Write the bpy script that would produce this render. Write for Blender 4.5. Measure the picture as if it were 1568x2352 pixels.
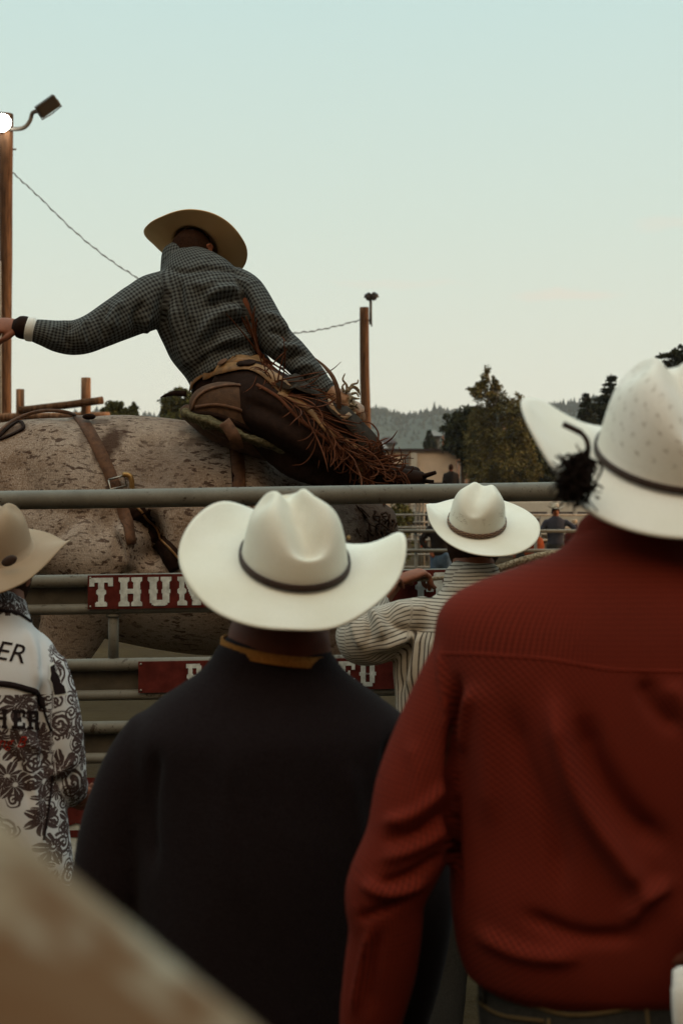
import bpy, bmesh, math, random
import numpy as np
from mathutils import Vector, Matrix, Euler
from mathutils.bvhtree import BVHTree
random.seed(7); np.random.seed(7)
R = math.radians
for o in list(bpy.data.objects): bpy.data.objects.remove(o)
scene = bpy.context.scene
# ------------------------------------------------------------------ camera
F = 3267.0; CZ = 1.62            # focal length in photo units (1568 x 2352), camera height
cam_d = bpy.data.cameras.new('camera'); cam = bpy.data.objects.new('camera', cam_d)
scene.collection.objects.link(cam); scene.camera = cam
cam.location = (0, 0, CZ); cam.rotation_euler = (R(90), 0, 0)
cam_d.sensor_fit = 'VERTICAL'; cam_d.sensor_height = 36; cam_d.sensor_width = 24
cam_d.lens = 50; cam_d.clip_start = 0.05; cam_d.clip_end = 9000
cam_d.dof.use_dof = True; cam_d.dof.focus_distance = 5.6; cam_d.dof.aperture_fstop = 5.6
# ------------------------------------------------------------------ sky, sun, exposure
SUN_EL = 6.5; SUN_AZ = 91.0      # azimuth measured clockwise from +Y (the view direction)
world = bpy.data.worlds.new('World'); scene.world = world; world.use_nodes = True
wn = world.node_tree; wn.nodes.clear()
def wnode(t, **k):
    n = wn.nodes.new(t)
    for a, b in k.items(): setattr(n, a, b)
    return n
wo = wnode('ShaderNodeOutputWorld'); bg = wnode('ShaderNodeBackground')
sky = wnode('ShaderNodeTexSky', sky_type='NISHITA', sun_disc=False)
sky.sun_elevation = R(SUN_EL); sky.sun_rotation = R(SUN_AZ); sky.altitude = 60
sky.air_density = 1.0; sky.dust_density = 2.2; sky.ozone_density = 1.0
tc = wnode('ShaderNodeTexCoord'); sx = wnode('ShaderNodeSeparateXYZ')
wn.links.new(tc.outputs['Generated'], sx.inputs[0])
ramp = wnode('ShaderNodeValToRGB'); cr_ = ramp.color_ramp
cr_.elements[0].position = 0.0; cr_.elements[0].color = (0.05, 0.035, 0.02, 1)
cr_.elements[1].position = 1.0; cr_.elements[1].color = (0.60, 0.74, 0.72, 1)
for p, c in ((0.497, (0.05, 0.035, 0.02)), (0.503, (0.84, 0.77, 0.60)), (0.545, (0.76, 0.77, 0.64)), (0.60, (0.67, 0.765, 0.67)), (0.67, (0.585, 0.755, 0.715))):
    e = cr_.elements.new(p); e.color = (*c, 1)
mr = wnode('ShaderNodeMapRange'); mr.inputs['From Min'].default_value = -1; mr.inputs['From Max'].default_value = 1
wn.links.new(sx.outputs['Z'], mr.inputs['Value']); wn.links.new(mr.outputs[0], ramp.inputs[0])
# sky behind the camera dimmed, then warmed, to keep camera-facing sides dark
mb = wnode('ShaderNodeMapRange'); mb.interpolation_type = 'SMOOTHSTEP'
mb.inputs['From Min'].default_value = -0.7; mb.inputs['From Max'].default_value = 0.75
mb.inputs['To Min'].default_value = 0.12; mb.inputs['To Max'].default_value = 1.0
wn.links.new(sx.outputs['Y'], mb.inputs['Value'])
# unseen overhead sky brightened above the frame to light upward faces
mz = wnode('ShaderNodeMapRange'); mz.interpolation_type = 'SMOOTHSTEP'
mz.inputs['From Min'].default_value = 0.36; mz.inputs['From Max'].default_value = 0.72
mz.inputs['To Min'].default_value = 0.0; mz.inputs['To Max'].default_value = 2.2
wn.links.new(sx.outputs['Z'], mz.inputs['Value'])
mx_ = wnode('ShaderNodeMath', operation='MAXIMUM')
wn.links.new(mb.outputs[0], mx_.inputs[0]); wn.links.new(mz.outputs[0], mx_.inputs[1])
sc = wnode('ShaderNodeVectorMath', operation='SCALE')
wn.links.new(ramp.outputs[0], sc.inputs[0]); wn.links.new(mx_.outputs[0], sc.inputs['Scale'])
wt = wnode('ShaderNodeMix', data_type='RGBA', blend_type='MULTIPLY'); wf = wnode('ShaderNodeMapRange'); wf.inputs['From Min'].default_value = -0.15; wf.inputs['From Max'].default_value = -0.75
wn.links.new(sx.outputs['Y'], wf.inputs['Value']); wn.links.new(wf.outputs[0], wt.inputs['Factor']); wn.links.new(sc.outputs[0], wt.inputs['A']); wt.inputs['B'].default_value = (1.75, 0.92, 0.50, 1)
# faint pink cloud wisps low on the right
def wisp(cx, cz, wx, wz, amt):
    d = Vector((cx, 1, cz)).normalized()
    cxn, czn = d.x, d.z
    a = wnode('ShaderNodeMath', operation='SUBTRACT'); a.inputs[1].default_value = cxn; wn.links.new(sx.outputs['X'], a.inputs[0])
    a2 = wnode('ShaderNodeMath', operation='DIVIDE'); a2.inputs[1].default_value = wx; wn.links.new(a.outputs[0], a2.inputs[0])
    a3 = wnode('ShaderNodeMath', operation='POWER'); a3.inputs[1].default_value = 2; wn.links.new(a2.outputs[0], a3.inputs[0])
    nz = wnode('ShaderNodeTexNoise'); nz.inputs['Scale'].default_value = 30; nz.inputs['Detail'].default_value = 4
    mp = wnode('ShaderNodeMapping'); mp.inputs['Scale'].default_value = (1, 1, 4); wn.links.new(tc.outputs['Generated'], mp.inputs[0]); wn.links.new(mp.outputs[0], nz.inputs['Vector'])
    off = wnode('ShaderNodeMath', operation='MULTIPLY_ADD'); off.inputs[1].default_value = 0.012; off.inputs[2].default_value = -0.006 - czn
    wn.links.new(nz.outputs[0], off.inputs[0])
    b = wnode('ShaderNodeMath', operation='ADD'); wn.links.new(sx.outputs['Z'], b.inputs[0]); wn.links.new(off.outputs[0], b.inputs[1])
    b2 = wnode('ShaderNodeMath', operation='DIVIDE'); b2.inputs[1].default_value = wz; wn.links.new(b.outputs[0], b2.inputs[0])
    b3 = wnode('ShaderNodeMath', operation='POWER'); b3.inputs[1].default_value = 2; wn.links.new(b2.outputs[0], b3.inputs[0])
    s = wnode('ShaderNodeMath', operation='ADD'); wn.links.new(a3.outputs[0], s.inputs[0]); wn.links.new(b3.outputs[0], s.inputs[1])
    m = wnode('ShaderNodeMapRange'); m.interpolation_type = 'SMOOTHSTEP'; m.inputs['From Min'].default_value = 1; m.inputs['From Max'].default_value = 0
    m.inputs['To Min'].default_value = 0; m.inputs['To Max'].default_value = amt
    wn.links.new(s.outputs[0], m.inputs['Value']); return m.outputs[0]
prev = wt.outputs['Result']
for args in ((0.158, 0.152, 0.045, 0.005, 0.55), (0.232, 0.203, 0.03, 0.006, 0.3), (0.04, 0.16, 0.06, 0.003, 0.25)):
    w_ = wisp(*args)
    mm = wnode('ShaderNodeMix', data_type='RGBA'); wn.links.new(w_, mm.inputs['Factor']); wn.links.new(prev, mm.inputs['A'])
    mm.inputs['B'].default_value = (0.80, 0.72, 0.60, 1); prev = mm.outputs['Result']
# Nishita sky (strength 0.1) plus the pale dusk veil
sk = wnode('ShaderNodeVectorMath', operation='SCALE'); sk.inputs['Scale'].default_value = 0.006; wn.links.new(sky.outputs[0], sk.inputs[0])
ad = wnode('ShaderNodeVectorMath', operation='ADD'); wn.links.new(sk.outputs[0], ad.inputs[0]); wn.links.new(prev, ad.inputs[1])
up = wnode('ShaderNodeVectorMath', operation='SCALE'); up.inputs['Scale'].default_value = 10.0; wn.links.new(ad.outputs[0], up.inputs[0])
wn.links.new(up.outputs[0], bg.inputs['Color']); bg.inputs['Strength'].default_value = 0.1
wn.links.new(bg.outputs[0], wo.inputs['Surface'])
sun_d = bpy.data.lights.new('sun', 'SUN'); sun = bpy.data.objects.new('sun', sun_d); scene.collection.objects.link(sun)
sun_d.energy = 5.0; sun_d.angle = R(0.6); sun_d.color = (1.0, 0.62, 0.33)
sd = Vector((math.sin(R(SUN_AZ)) * math.cos(R(SUN_EL)), math.cos(R(SUN_AZ)) * math.cos(R(SUN_EL)), math.sin(R(SUN_EL))))
sun.rotation_euler = sd.to_track_quat('Z', 'Y').to_euler(); sun.location = (60, 0, 20)
scene.view_settings.view_transform = 'Standard'; scene.view_settings.look = 'None'
scene.view_settings.exposure = 0.0; scene.view_settings.gamma = 1.0
scene.render.engine = 'CYCLES'
scene.cycles.max_bounces = 6; scene.cycles.diffuse_bounces = 3; scene.cycles.volume_bounces = 0

# ------------------------------------------------------------------ helpers: scene objects
def W(u, v, Y): return Vector(((u - 784) / F * Y, Y, CZ - (v - 1176) / F * Y))
def link(o): scene.collection.objects.link(o); return o
def tag(o, label=None, cat=None, group=None, kind=None):
    if label: o['label'] = label
    if cat: o['category'] = cat
    if group: o['group'] = group
    if kind: o['kind'] = kind
    return o
def thing(name, label, cat, loc, group=None):
    o = link(bpy.data.objects.new(name, None)); o.location = loc; o.empty_display_size = 0.2
    return tag(o, label, cat, group)
def base_of(parent):
    v = Vector((0, 0, 0))
    while parent is not None: v = v + parent.location; parent = parent.parent
    return v
def put(name, verts, faces, m, parent=None, smooth=True, attr=None, origin=None):
    """one mesh object; verts in world space"""
    verts = np.asarray(verts, dtype=np.float64).reshape(-1, 3)
    loc = Vector((0, 0, 0))
    if parent is None:
        c = origin if origin is not None else Vector((float(verts[:, 0].mean()), float(verts[:, 1].mean()), float(verts[:, 2].min())))
        loc = Vector(c)
    off = np.array(base_of(parent) + loc) if parent is not None else np.array(loc)
    me = bpy.data.meshes.new(name)
    me.from_pydata((verts - off).tolist(), [], [tuple(int(i) for i in f) for f in faces])
    if isinstance(m, (list, tuple)):
        for q in m: me.materials.append(q)
    else: me.materials.append(m)
    if smooth: me.polygons.foreach_set('use_smooth', [True] * len(me.polygons))
    if attr is not None:
        for an, av in attr.items():
            a = me.attributes.new(an, 'FLOAT_VECTOR', 'POINT'); a.data.foreach_set('vector', np.asarray(av, dtype=np.float32).ravel())
    me.update()
    o = link(bpy.data.objects.new(name, me)); o.location = loc
    if parent is not None: o.parent = parent
    return o
class MB:
    """collects shapes that end up as one mesh"""
    def __init__(s): s.v = []; s.f = []; s.n = 0
    def add(s, v, f):
        v = np.asarray(v, dtype=np.float64).reshape(-1, 3); n = s.n
        s.v.append(v); s.f += [tuple(i + n for i in q) for q in f]; s.n += len(v); return s
    def V(s): return np.concatenate(s.v)
    def put(s, name, m, parent=None, smooth=True, **k): return put(name, s.V(), s.f, m, parent, smooth, **k)
def catmull(P, sub):
    P = np.asarray(P, dtype=np.float64)
    if len(P) < 3:
        t = np.linspace(0, 1, sub + 1)[:, None]; return P[0] * (1 - t) + P[-1] * t
    Q = np.vstack([2 * P[0] - P[1], P, 2 * P[-1] - P[-2]]); out = []
    for i in range(len(P) - 1):
        p0, p1, p2, p3 = Q[i:i + 4]
        for j in range(sub):
            t = j / sub
            out.append(0.5 * ((2 * p1) + (-p0 + p2) * t + (2 * p0 - 5 * p1 + 4 * p2 - p3) * t * t + (-p0 + 3 * p1 - 3 * p2 + p3) * t ** 3))
    out.append(P[-1]); return np.array(out)
def nrm(a):
    l = np.linalg.norm(a, axis=-1, keepdims=True); return a / np.maximum(l, 1e-9)
def loft(P, rad, ref=(0, 1, 0), n=24, sub=5, cap=True, pw=2.0, info=None):
    """P centre points, rad = (side, up) radii; round ends; returns verts, faces"""
    P = np.array([tuple(p) for p in P], dtype=np.float64)
    rad = np.array([(r, r) if np.isscalar(r) else tuple(r) for r in rad], dtype=np.float64)
    C = catmull(np.hstack([P, rad]), sub); c = C[:, :3]; r = np.maximum(C[:, 3:5], 1e-4)
    T = nrm(np.gradient(c, axis=0))
    ref = np.array(ref, dtype=np.float64)
    S = np.cross(T, ref)
    bad = np.linalg.norm(S, axis=1) < 0.15
    if bad.any(): S[bad] = np.cross(T[bad], np.array([0.3, 0.2, 1.0]))
    S = nrm(S); U = np.cross(S, T)
    if info is not None:
        s = np.concatenate([[0], np.cumsum(np.linalg.norm(np.diff(c, axis=0), axis=1))])
        info.append((c, S, U, s, r))
    a = np.linspace(0, 2 * np.pi, n, endpoint=False)
    ca = np.sign(np.cos(a)) * np.abs(np.cos(a)) ** (2 / pw); sa = np.sign(np.sin(a)) * np.abs(np.sin(a)) ** (2 / pw)
    rings = []
    def ring(cc, SS, UU, rs, ru): return cc + np.outer(ca * rs, SS) + np.outer(sa * ru, UU)
    if cap:
        m = min(r[0]); 
        for q in (0.35, 0.75): rings.append(ring(c[0] - T[0] * m * (0.75 * (1 - q) + 0.02), S[0], U[0], r[0][0] * math.sqrt(q) * 0.92, r[0][1] * math.sqrt(q) * 0.92))
    for i in range(len(c)): rings.append(ring(c[i], S[i], U[i], r[i][0], r[i][1]))
    if cap:
        m = min(r[-1])
        for q in (0.75, 0.35): rings.append(ring(c[-1] + T[-1] * m * (0.75 * (1 - q) + 0.02), S[-1], U[-1], r[-1][0] * math.sqrt(q) * 0.92, r[-1][1] * math.sqrt(q) * 0.92))
    v = np.concatenate(rings); f = []; k = len(rings)
    for i in range(k - 1):
        for j in range(n):
            f.append((i * n + j, i * n + (j + 1) % n, (i + 1) * n + (j + 1) % n, (i + 1) * n + j))
    f.append(tuple(reversed(range(n)))); f.append(tuple((k - 1) * n + j for j in range(n)))
    return v, f
def tube(P, r, n=10, sub=1, cap=True, ref=(0.31, 0.22, 0.93)):
    rr = [r] * len(P) if np.isscalar(r) else r
    P = np.array([tuple(p) for p in P], float); rad = np.array([(q, q) for q in rr], float)
    if sub > 1 and len(P) > 2: C = catmull(np.hstack([P, rad]), sub); P = C[:, :3]; rad = C[:, 3:]
    T = nrm(np.gradient(P, axis=0)); S = np.cross(T, np.array(ref)); S = nrm(S); U = np.cross(S, T)
    a = np.linspace(0, 2 * np.pi, n, endpoint=False)
    v = np.concatenate([P[i] + np.outer(np.cos(a) * rad[i][0], S[i]) + np.outer(np.sin(a) * rad[i][1], U[i]) for i in range(len(P))])
    f = [(i * n + j, i * n + (j + 1) % n, (i + 1) * n + (j + 1) % n, (i + 1) * n + j) for i in range(len(P) - 1) for j in range(n)]
    if cap: f += [tuple(reversed(range(n))), tuple((len(P) - 1) * n + j for j in range(n))]
    return v, f
def box(c, s, rot=None, bev=0.0):
    """box with chamfered edges"""
    bm = bmesh.new(); bmesh.ops.create_cube(bm, size=1)
    for v in bm.verts: v.co = Vector((v.co.x * s[0], v.co.y * s[1], v.co.z * s[2]))
    if bev > 0: bmesh.ops.bevel(bm, geom=bm.edges[:], offset=bev, segments=2, affect='EDGES')
    M = Matrix.Identity(3) if rot is None else Euler(rot).to_matrix()
    vs = [M @ v.co + Vector(c) for v in bm.verts]; bm.verts.index_update()
    fs = [[v.index for v in f.verts] for f in bm.faces]; bm.free()
    return np.array([tuple(v) for v in vs]), fs
def ellipsoid(c, r, rot=None, nu=20, nv=14):
    M = np.eye(3) if rot is None else np.array(rot)
    v = []; 
    for i in range(nv + 1):
        p = math.pi * (0.02 + 0.96 * i / nv)
        for j in range(nu):
            t = 2 * math.pi * j / nu; v.append((r[0] * math.sin(p) * math.cos(t), r[1] * math.sin(p) * math.sin(t), r[2] * math.cos(p)))
    v = np.array(v) @ M.T + np.array(tuple(c))
    f = [(i * nu + j, (i + 1) * nu + j, (i + 1) * nu + (j + 1) % nu, i * nu + (j + 1) % nu) for i in range(nv) for j in range(nu)]
    f += [tuple(range(nu)), tuple(reversed([nv * nu + j for j in range(nu)]))]
    return v, f
def ribbon(P, w, th, nrmv=None, sub=4, taper=None):
    """flat strip: P points, w width, th thickness, nrmv surface normals per point"""
    P = np.array([tuple(p) for p in P], float)
    N_ = np.tile(np.array((0, -1, 0.0)), (len(P), 1)) if nrmv is None else np.array([tuple(q) for q in nrmv], float)
    ww = np.full((len(P), 1), w) if np.isscalar(w) else np.array(w, float)[:, None]
    C = catmull(np.hstack([P, N_, ww]), sub) if sub > 1 and len(P) > 2 else np.hstack([P, N_, ww])
    c = C[:, :3]; nn = nrm(C[:, 3:6]); ww = C[:, 6:7]
    T = nrm(np.gradient(c, axis=0)); S = nrm(np.cross(T, nn))
    a = c - S * ww / 2; b = c + S * ww / 2; h = nn * th
    k = len(c); v = np.concatenate([a, b, b + h, a + h]); f = []
    for i in range(k - 1):
        for q in range(4):
            q2 = (q + 1) % 4; f.append((q * k + i, q2 * k + i, q2 * k + i + 1, q * k + i + 1))
    f += [(0, 3 * k, 2 * k, k), (k - 1, 2 * k - 1, 3 * k - 1, 4 * k - 1)]
    return v, f
def vnoise(P, sc, seed=0, k=9):
    rs = np.random.RandomState(seed); D = nrm(rs.normal(size=(k, 3))) * rs.uniform(0.6, 1.5, (k, 1)) * sc
    ph = rs.uniform(0, 6.28, k); q = P @ D.T + ph
    q = q + 0.8 * np.sin(np.roll(q, 1, axis=1) * 0.7)
    return np.sin(q).mean(axis=1) * 1.8
def fuse(mb, voxel, smooth=4):
    """voxel-merge overlapping shapes into one continuous skin; returns verts, faces, edges"""
    me = bpy.data.meshes.new('tmp'); me.from_pydata(mb.V().tolist(), [], mb.f); me.update()
    o = link(bpy.data.objects.new('tmp', me))
    md = o.modifiers.new('r', 'REMESH'); md.mode = 'VOXEL'; md.voxel_size = voxel; md.adaptivity = 0
    dg = bpy.context.evaluated_depsgraph_get(); ev = o.evaluated_get(dg).to_mesh()
    nv = len(ev.vertices); v = np.empty(nv * 3); ev.vertices.foreach_get('co', v); v = v.reshape(-1, 3)
    f = [tuple(p.vertices) for p in ev.polygons]
    e = np.empty(len(ev.edges) * 2, dtype=np.int64); ev.edges.foreach_get('vertices', e); e = e.reshape(-1, 2)
    o.evaluated_get(dg).to_mesh_clear(); bpy.data.objects.remove(o); bpy.data.meshes.remove(me)
    v = lap(v, e, smooth); return v, f, e
def lap(v, e, it):
    deg = np.bincount(e.ravel(), minlength=len(v)).astype(float)[:, None]; deg[deg == 0] = 1
    for i in range(it):
        s = np.zeros_like(v)
        for k in range(3):
            s[:, k] = np.bincount(e[:, 0], weights=v[e[:, 1], k], minlength=len(v)) + np.bincount(e[:, 1], weights=v[e[:, 0], k], minlength=len(v))
        v = v + 0.6 * (s / deg - v)
    return v
def normals(v, f):
    q = np.array([x[:4] if len(x) >= 4 else (x[0], x[1], x[2], x[2]) for x in f])
    n = np.cross(v[q[:, 2]] - v[q[:, 0]], v[q[:, 3]] - v[q[:, 1]]); out = np.zeros_like(v)
    for k in range(4):
        for d in range(3): out[:, d] += np.bincount(q[:, k], weights=n[:, d], minlength=len(v))
    return nrm(out)
def proj(v): return np.stack([784 + v[:, 0] / v[:, 1] * F, 1176 - (v[:, 2] - CZ) / v[:, 1] * F], 1)
def folds(v, f, strokes, back=False):
    """press or raise cloth folds: stroke = (points in photo units, width in units, height in m)"""
    n = normals(v, f); uv = proj(v); cam_v = nrm(v - np.array((0, 0, CZ))); face = np.clip(-(n * cam_v).sum(1) * 2.2, 0, 1)
    d = np.zeros(len(v))
    for pts, w, h in strokes:
        C = catmull(np.array(pts, float), 5); best = np.full(len(v), 1e9); tt = np.zeros(len(v))
        for i in range(len(C) - 1):
            a, b = C[i], C[i + 1]; ab = b - a; L = max(ab @ ab, 1e-9)
            t = np.clip(((uv - a) @ ab) / L, 0, 1); q = a + t[:, None] * ab; dd = np.linalg.norm(uv - q, axis=1)
            m = dd < best; best[m] = dd[m]; tt[m] = (i + t[m]) / (len(C) - 1)
        fade = np.clip(np.minimum(tt, 1 - tt) * 5 + 0.15, 0, 1)
        d += h * np.exp(-(best / w) ** 2) * fade
    return v + n * (d * face)[:, None]
def limb_attr(v, infos):
    """pattern coordinates (around, along, limb) of the nearest limb"""
    best = np.full(len(v), 1e9); out = np.zeros((len(v), 3))
    for li, (c, S, U, s, r) in enumerate(infos):
        for i0 in range(0, len(v), 20000):
            vv = v[i0:i0 + 20000]
            D = np.linalg.norm(vv[:, None, :] - c[None], axis=2) / r.max(axis=1)[None]
            k = D.argmin(axis=1); dk = D[np.arange(len(vv)), k]
            d = vv - c[k]; x = (d * S[k]).sum(1); y = (d * U[k]).sum(1); T = np.cross(U[k], S[k])
            z = (d * T).sum(1); rm = float(r.mean())
            m = dk < best[i0:i0 + 20000]
            idx = np.nonzero(m)[0] + i0
            out[idx, 0] = (np.arctan2(x, -y) * rm)[m]; out[idx, 1] = (s[k] + z)[m]; out[idx, 2] = li
            best[idx] = dk[m]
    return out
# ------------------------------------------------------------------ materials
class G:
    def __init__(s, name, base=(0.5, 0.5, 0.5), rough=0.8, **k):
        s.m = bpy.data.materials.new(name); s.m.use_nodes = True; s.t = s.m.node_tree; s.t.nodes.clear()
        s.o = s.t.nodes.new('ShaderNodeOutputMaterial'); s.b = s.t.nodes.new('ShaderNodeBsdfPrincipled')
        s.t.links.new(s.b.outputs[0], s.o.inputs[0]); s.b.inputs['Base Color'].default_value = (*base, 1)
        s.b.inputs['Roughness'].default_value = rough; s.b.inputs['Specular IOR Level'].default_value = 0.25 if rough < 0.8 else 0.06
        for a, b in k.items(): s.b.inputs[a.replace('_', ' ')].default_value = b
    def n(s, t, props=None, **ins):
        nd = s.t.nodes.new('ShaderNode' + t)
        for a, b in (props or {}).items(): setattr(nd, a, b)
        for a, b in ins.items():
            key = a.replace('_', ' ') if not a.startswith('i') or not a[1:].isdigit() else int(a[1:])
            s.set(nd.inputs[key], b)
        return nd
    def set(s, sock, b):
        if hasattr(b, 'outputs'): b = b.outputs[0]
        if isinstance(b, bpy.types.NodeSocket): s.t.links.new(b, sock)
        else:
            if isinstance(b, (tuple, list)) and len(b) == 3 and sock.type == 'RGBA': b = (*b, 1)
            sock.default_value = b
    def math(s, op, a, b=0.0, c=0.0): return s.n('Math', {'operation': op}, i0=a, i1=b, i2=c).outputs[0]
    def mix(s, f, a, b): 
        nd = s.t.nodes.new('ShaderNodeMix'); nd.data_type = 'RGBA'
        s.set(nd.inputs['Factor'], f); s.set(nd.inputs['A'], a); s.set(nd.inputs['B'], b); return nd.outputs['Result']
    def obj(s): return s.n('TexCoord').outputs['Object']
    def pat(s, name='pat'): return s.n('Attribute', {'attribute_name': name}).outputs['Vector']
    def sep(s, v): return s.n('SeparateXYZ', i0=v).outputs
    def noise(s, v, sc, det=3, rough=0.5, out=0, dist=0.0): return s.n('TexNoise', Vector=v, Scale=sc, Detail=det, Roughness=rough, Distortion=dist).outputs[out]
    def map(s, v, scale=(1, 1, 1), rot=(0, 0, 0), loc=(0, 0, 0)): return s.n('Mapping', Vector=v, Scale=scale, Rotation=rot, Location=loc).outputs[0]
    def rng(s, v, a, b, c=0.0, d=1.0): return s.n('MapRange', Value=v, From_Min=a, From_Max=b, To_Min=c, To_Max=d).outputs[0]
    def bump(s, h, st=0.3, dist=0.01): s.set(s.b.inputs['Normal'], s.n('Bump', Height=h, Strength=st, Distance=dist)); return s
    def col(s, c): s.set(s.b.inputs['Base Color'], c); return s
def cloth(name, c1, c2, sc=220, st=0.5, rough=0.95, sheen=0.0):
    g = G(name, c1, rough); o = g.obj(); a = g.noise(o, sc, 2, 0.6); b = g.noise(o, 6, 3)
    g.col(g.mix(g.math('MULTIPLY', g.rng(a, 0.35, 0.65), g.rng(b, 0.2, 0.8, 0.5, 1)), c1, c2)); g.bump(a, st, 0.002)
    g.b.inputs['Sheen Weight'].default_value = sheen; return g.m
def plain(name, c, rough=0.7, var=0.25, sc=12, **k):
    g = G(name, c, rough, **k); a = g.noise(g.obj(), sc, 4, 0.6)
    g.col(g.mix(g.rng(a, 0.3, 0.7), tuple(x * (1 - var) for x in c), tuple(min(1, x * (1 + var)) for x in c))); g.bump(a, 0.15, 0.004); return g.m
# red waffle shirt
def red_mat(name, rot):
    g = G(name, (0.15, 0.02, 0.012), 0.95); p = g.map(g.pat(), rot=(0, 0, R(rot))); x, y, z = g.sep(p)
    nz = g.noise(g.obj(), 60, 3); 
    wob = g.math('MULTIPLY', nz, 2.2)
    w1 = g.math('SINE', g.math('MULTIPLY_ADD', x, 2 * math.pi / 0.0056, wob)); w2 = g.math('SINE', g.math('MULTIPLY_ADD', y, 2 * math.pi / 0.0064, wob))
    h = g.math('MULTIPLY', g.math('ADD', g.math('MULTIPLY', w1, 0.75), g.math('MULTIPLY', w2, 0.32)), 0.5)
    f = g.rng(h, -0.45, 0.45)
    big = g.noise(g.obj(), 5, 3)
    c = g.mix(f, (0.036, 0.008, 0.005), (0.178, 0.025, 0.014)); fine = g.noise(g.obj(), 700, 2)
    c = g.mix(g.math('MULTIPLY', g.rng(fine, 0.3, 0.7), 0.3), c, (0.09, 0.013, 0.01)); c = g.mix(g.math('MULTIPLY', g.rng(big, 0.35, 0.7), 0.35), c, (0.16, 0.02, 0.012))
    g.col(c); g.bump(g.math('ADD', h, fine), 0.22, 0.0010); return g.m
M = {}
M['red'] = red_mat('red_waffle_cloth', 0); M['red_diag'] = red_mat('red_waffle_cloth_bias', 38)
M['black'] = cloth('black_wool', (0.009, 0.006, 0.007), (0.016, 0.012, 0.014), 320, 0.6, 1.0, 0.02)
M['gold_knit'] = cloth('gold_knit', (0.17, 0.07, 0.016), (0.27, 0.12, 0.03), 200, 0.5)
M['jeans'] = cloth('dark_denim', (0.02, 0.021, 0.022), (0.045, 0.045, 0.042), 350, 0.6)
M['jeans_blue'] = cloth('blue_denim', (0.04, 0.07, 0.12), (0.09, 0.14, 0.2), 100, 0.6)
M['seam'] = cloth('denim_seam', (0.10, 0.075, 0.04), (0.14, 0.1, 0.05), 300, 0.4)
M['white_cloth'] = cloth('white_cloth', (0.62, 0.64, 0.64), (0.72, 0.72, 0.7), 200, 0.3)
M['skin'] = plain('sunburnt_skin', (0.21, 0.075, 0.04), 0.6, 0.2, 30)
M['skin_dark'] = plain('weathered_skin', (0.095, 0.026, 0.013), 0.65, 0.2, 30)
M['hair'] = cloth('dark_brown_hair', (0.018, 0.008, 0.005), (0.04, 0.018, 0.01), 160, 0.8)
# gingham
def gingham():
    g = G('grey_gingham_cloth', (0.1, 0.1, 0.1), 0.95); p = g.pat(); x, y, z = g.sep(p); wob = g.math('MULTIPLY', g.noise(g.obj(), 14, 3), 3.5)
    a = g.rng(g.math('SINE', g.math('MULTIPLY_ADD', x, 2 * math.pi / 0.0135, wob)), -0.35, 0.35)
    b = g.rng(g.math('SINE', g.math('MULTIPLY_ADD', y, 2 * math.pi / 0.0135, wob)), -0.35, 0.35)
    s = g.math('MULTIPLY', g.math('ADD', a, b), 0.5); fine = g.noise(g.obj(), 450, 2)
    c = g.mix(s, (0.013, 0.011, 0.011), (0.135, 0.15, 0.152)); c = g.mix(g.math('MULTIPLY', g.rng(fine, 0.3, 0.7), 0.4), c, (0.05, 0.052, 0.055))
    g.col(c); g.bump(g.math('ADD', s, fine), 0.35, 0.003); return g.m
M['gingham'] = gingham()
def stripes():
    g = G('fine_striped_cloth', (0.5, 0.5, 0.5), 0.9); p = g.pat(); x, y, z = g.sep(p)
    wob = g.math('MULTIPLY', g.noise(g.obj(), 11, 2), 3.0)
    # the yoke, collar and sleeves are striped across, the back panel down
    t = g.math('MULTIPLY_ADD', y, 2 * math.pi / 0.0104, wob)
    tv = g.math('MULTIPLY_ADD', x, 2 * math.pi / 0.0098, wob)
    isback = g.math('MULTIPLY', g.math('LESS_THAN', z, 0.5), g.math('LESS_THAN', y, 0.56)); isback = g.math('MAXIMUM', isback, g.math('MULTIPLY', g.math('GREATER_THAN', z, 0.5), g.math('LESS_THAN', z, 2.5)))
    tt = g.math('ADD', g.math('MULTIPLY', tv, isback), g.math('MULTIPLY', t, g.math('SUBTRACT', 1.0, isback)))
    s = g.rng(g.math('SINE', tt), 0.35, 0.85)
    fine = g.noise(g.obj(), 300, 2)
    c = g.mix(s, (0.44, 0.41, 0.36), (0.05, 0.04, 0.034)); c = g.mix(g.math('MULTIPLY', g.rng(fine, 0.4, 0.7), 0.25), c, (0.3, 0.3, 0.28))
    g.col(c); g.bump(fine, 0.25, 0.002); return g.m
M['stripes'] = stripes()
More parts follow.
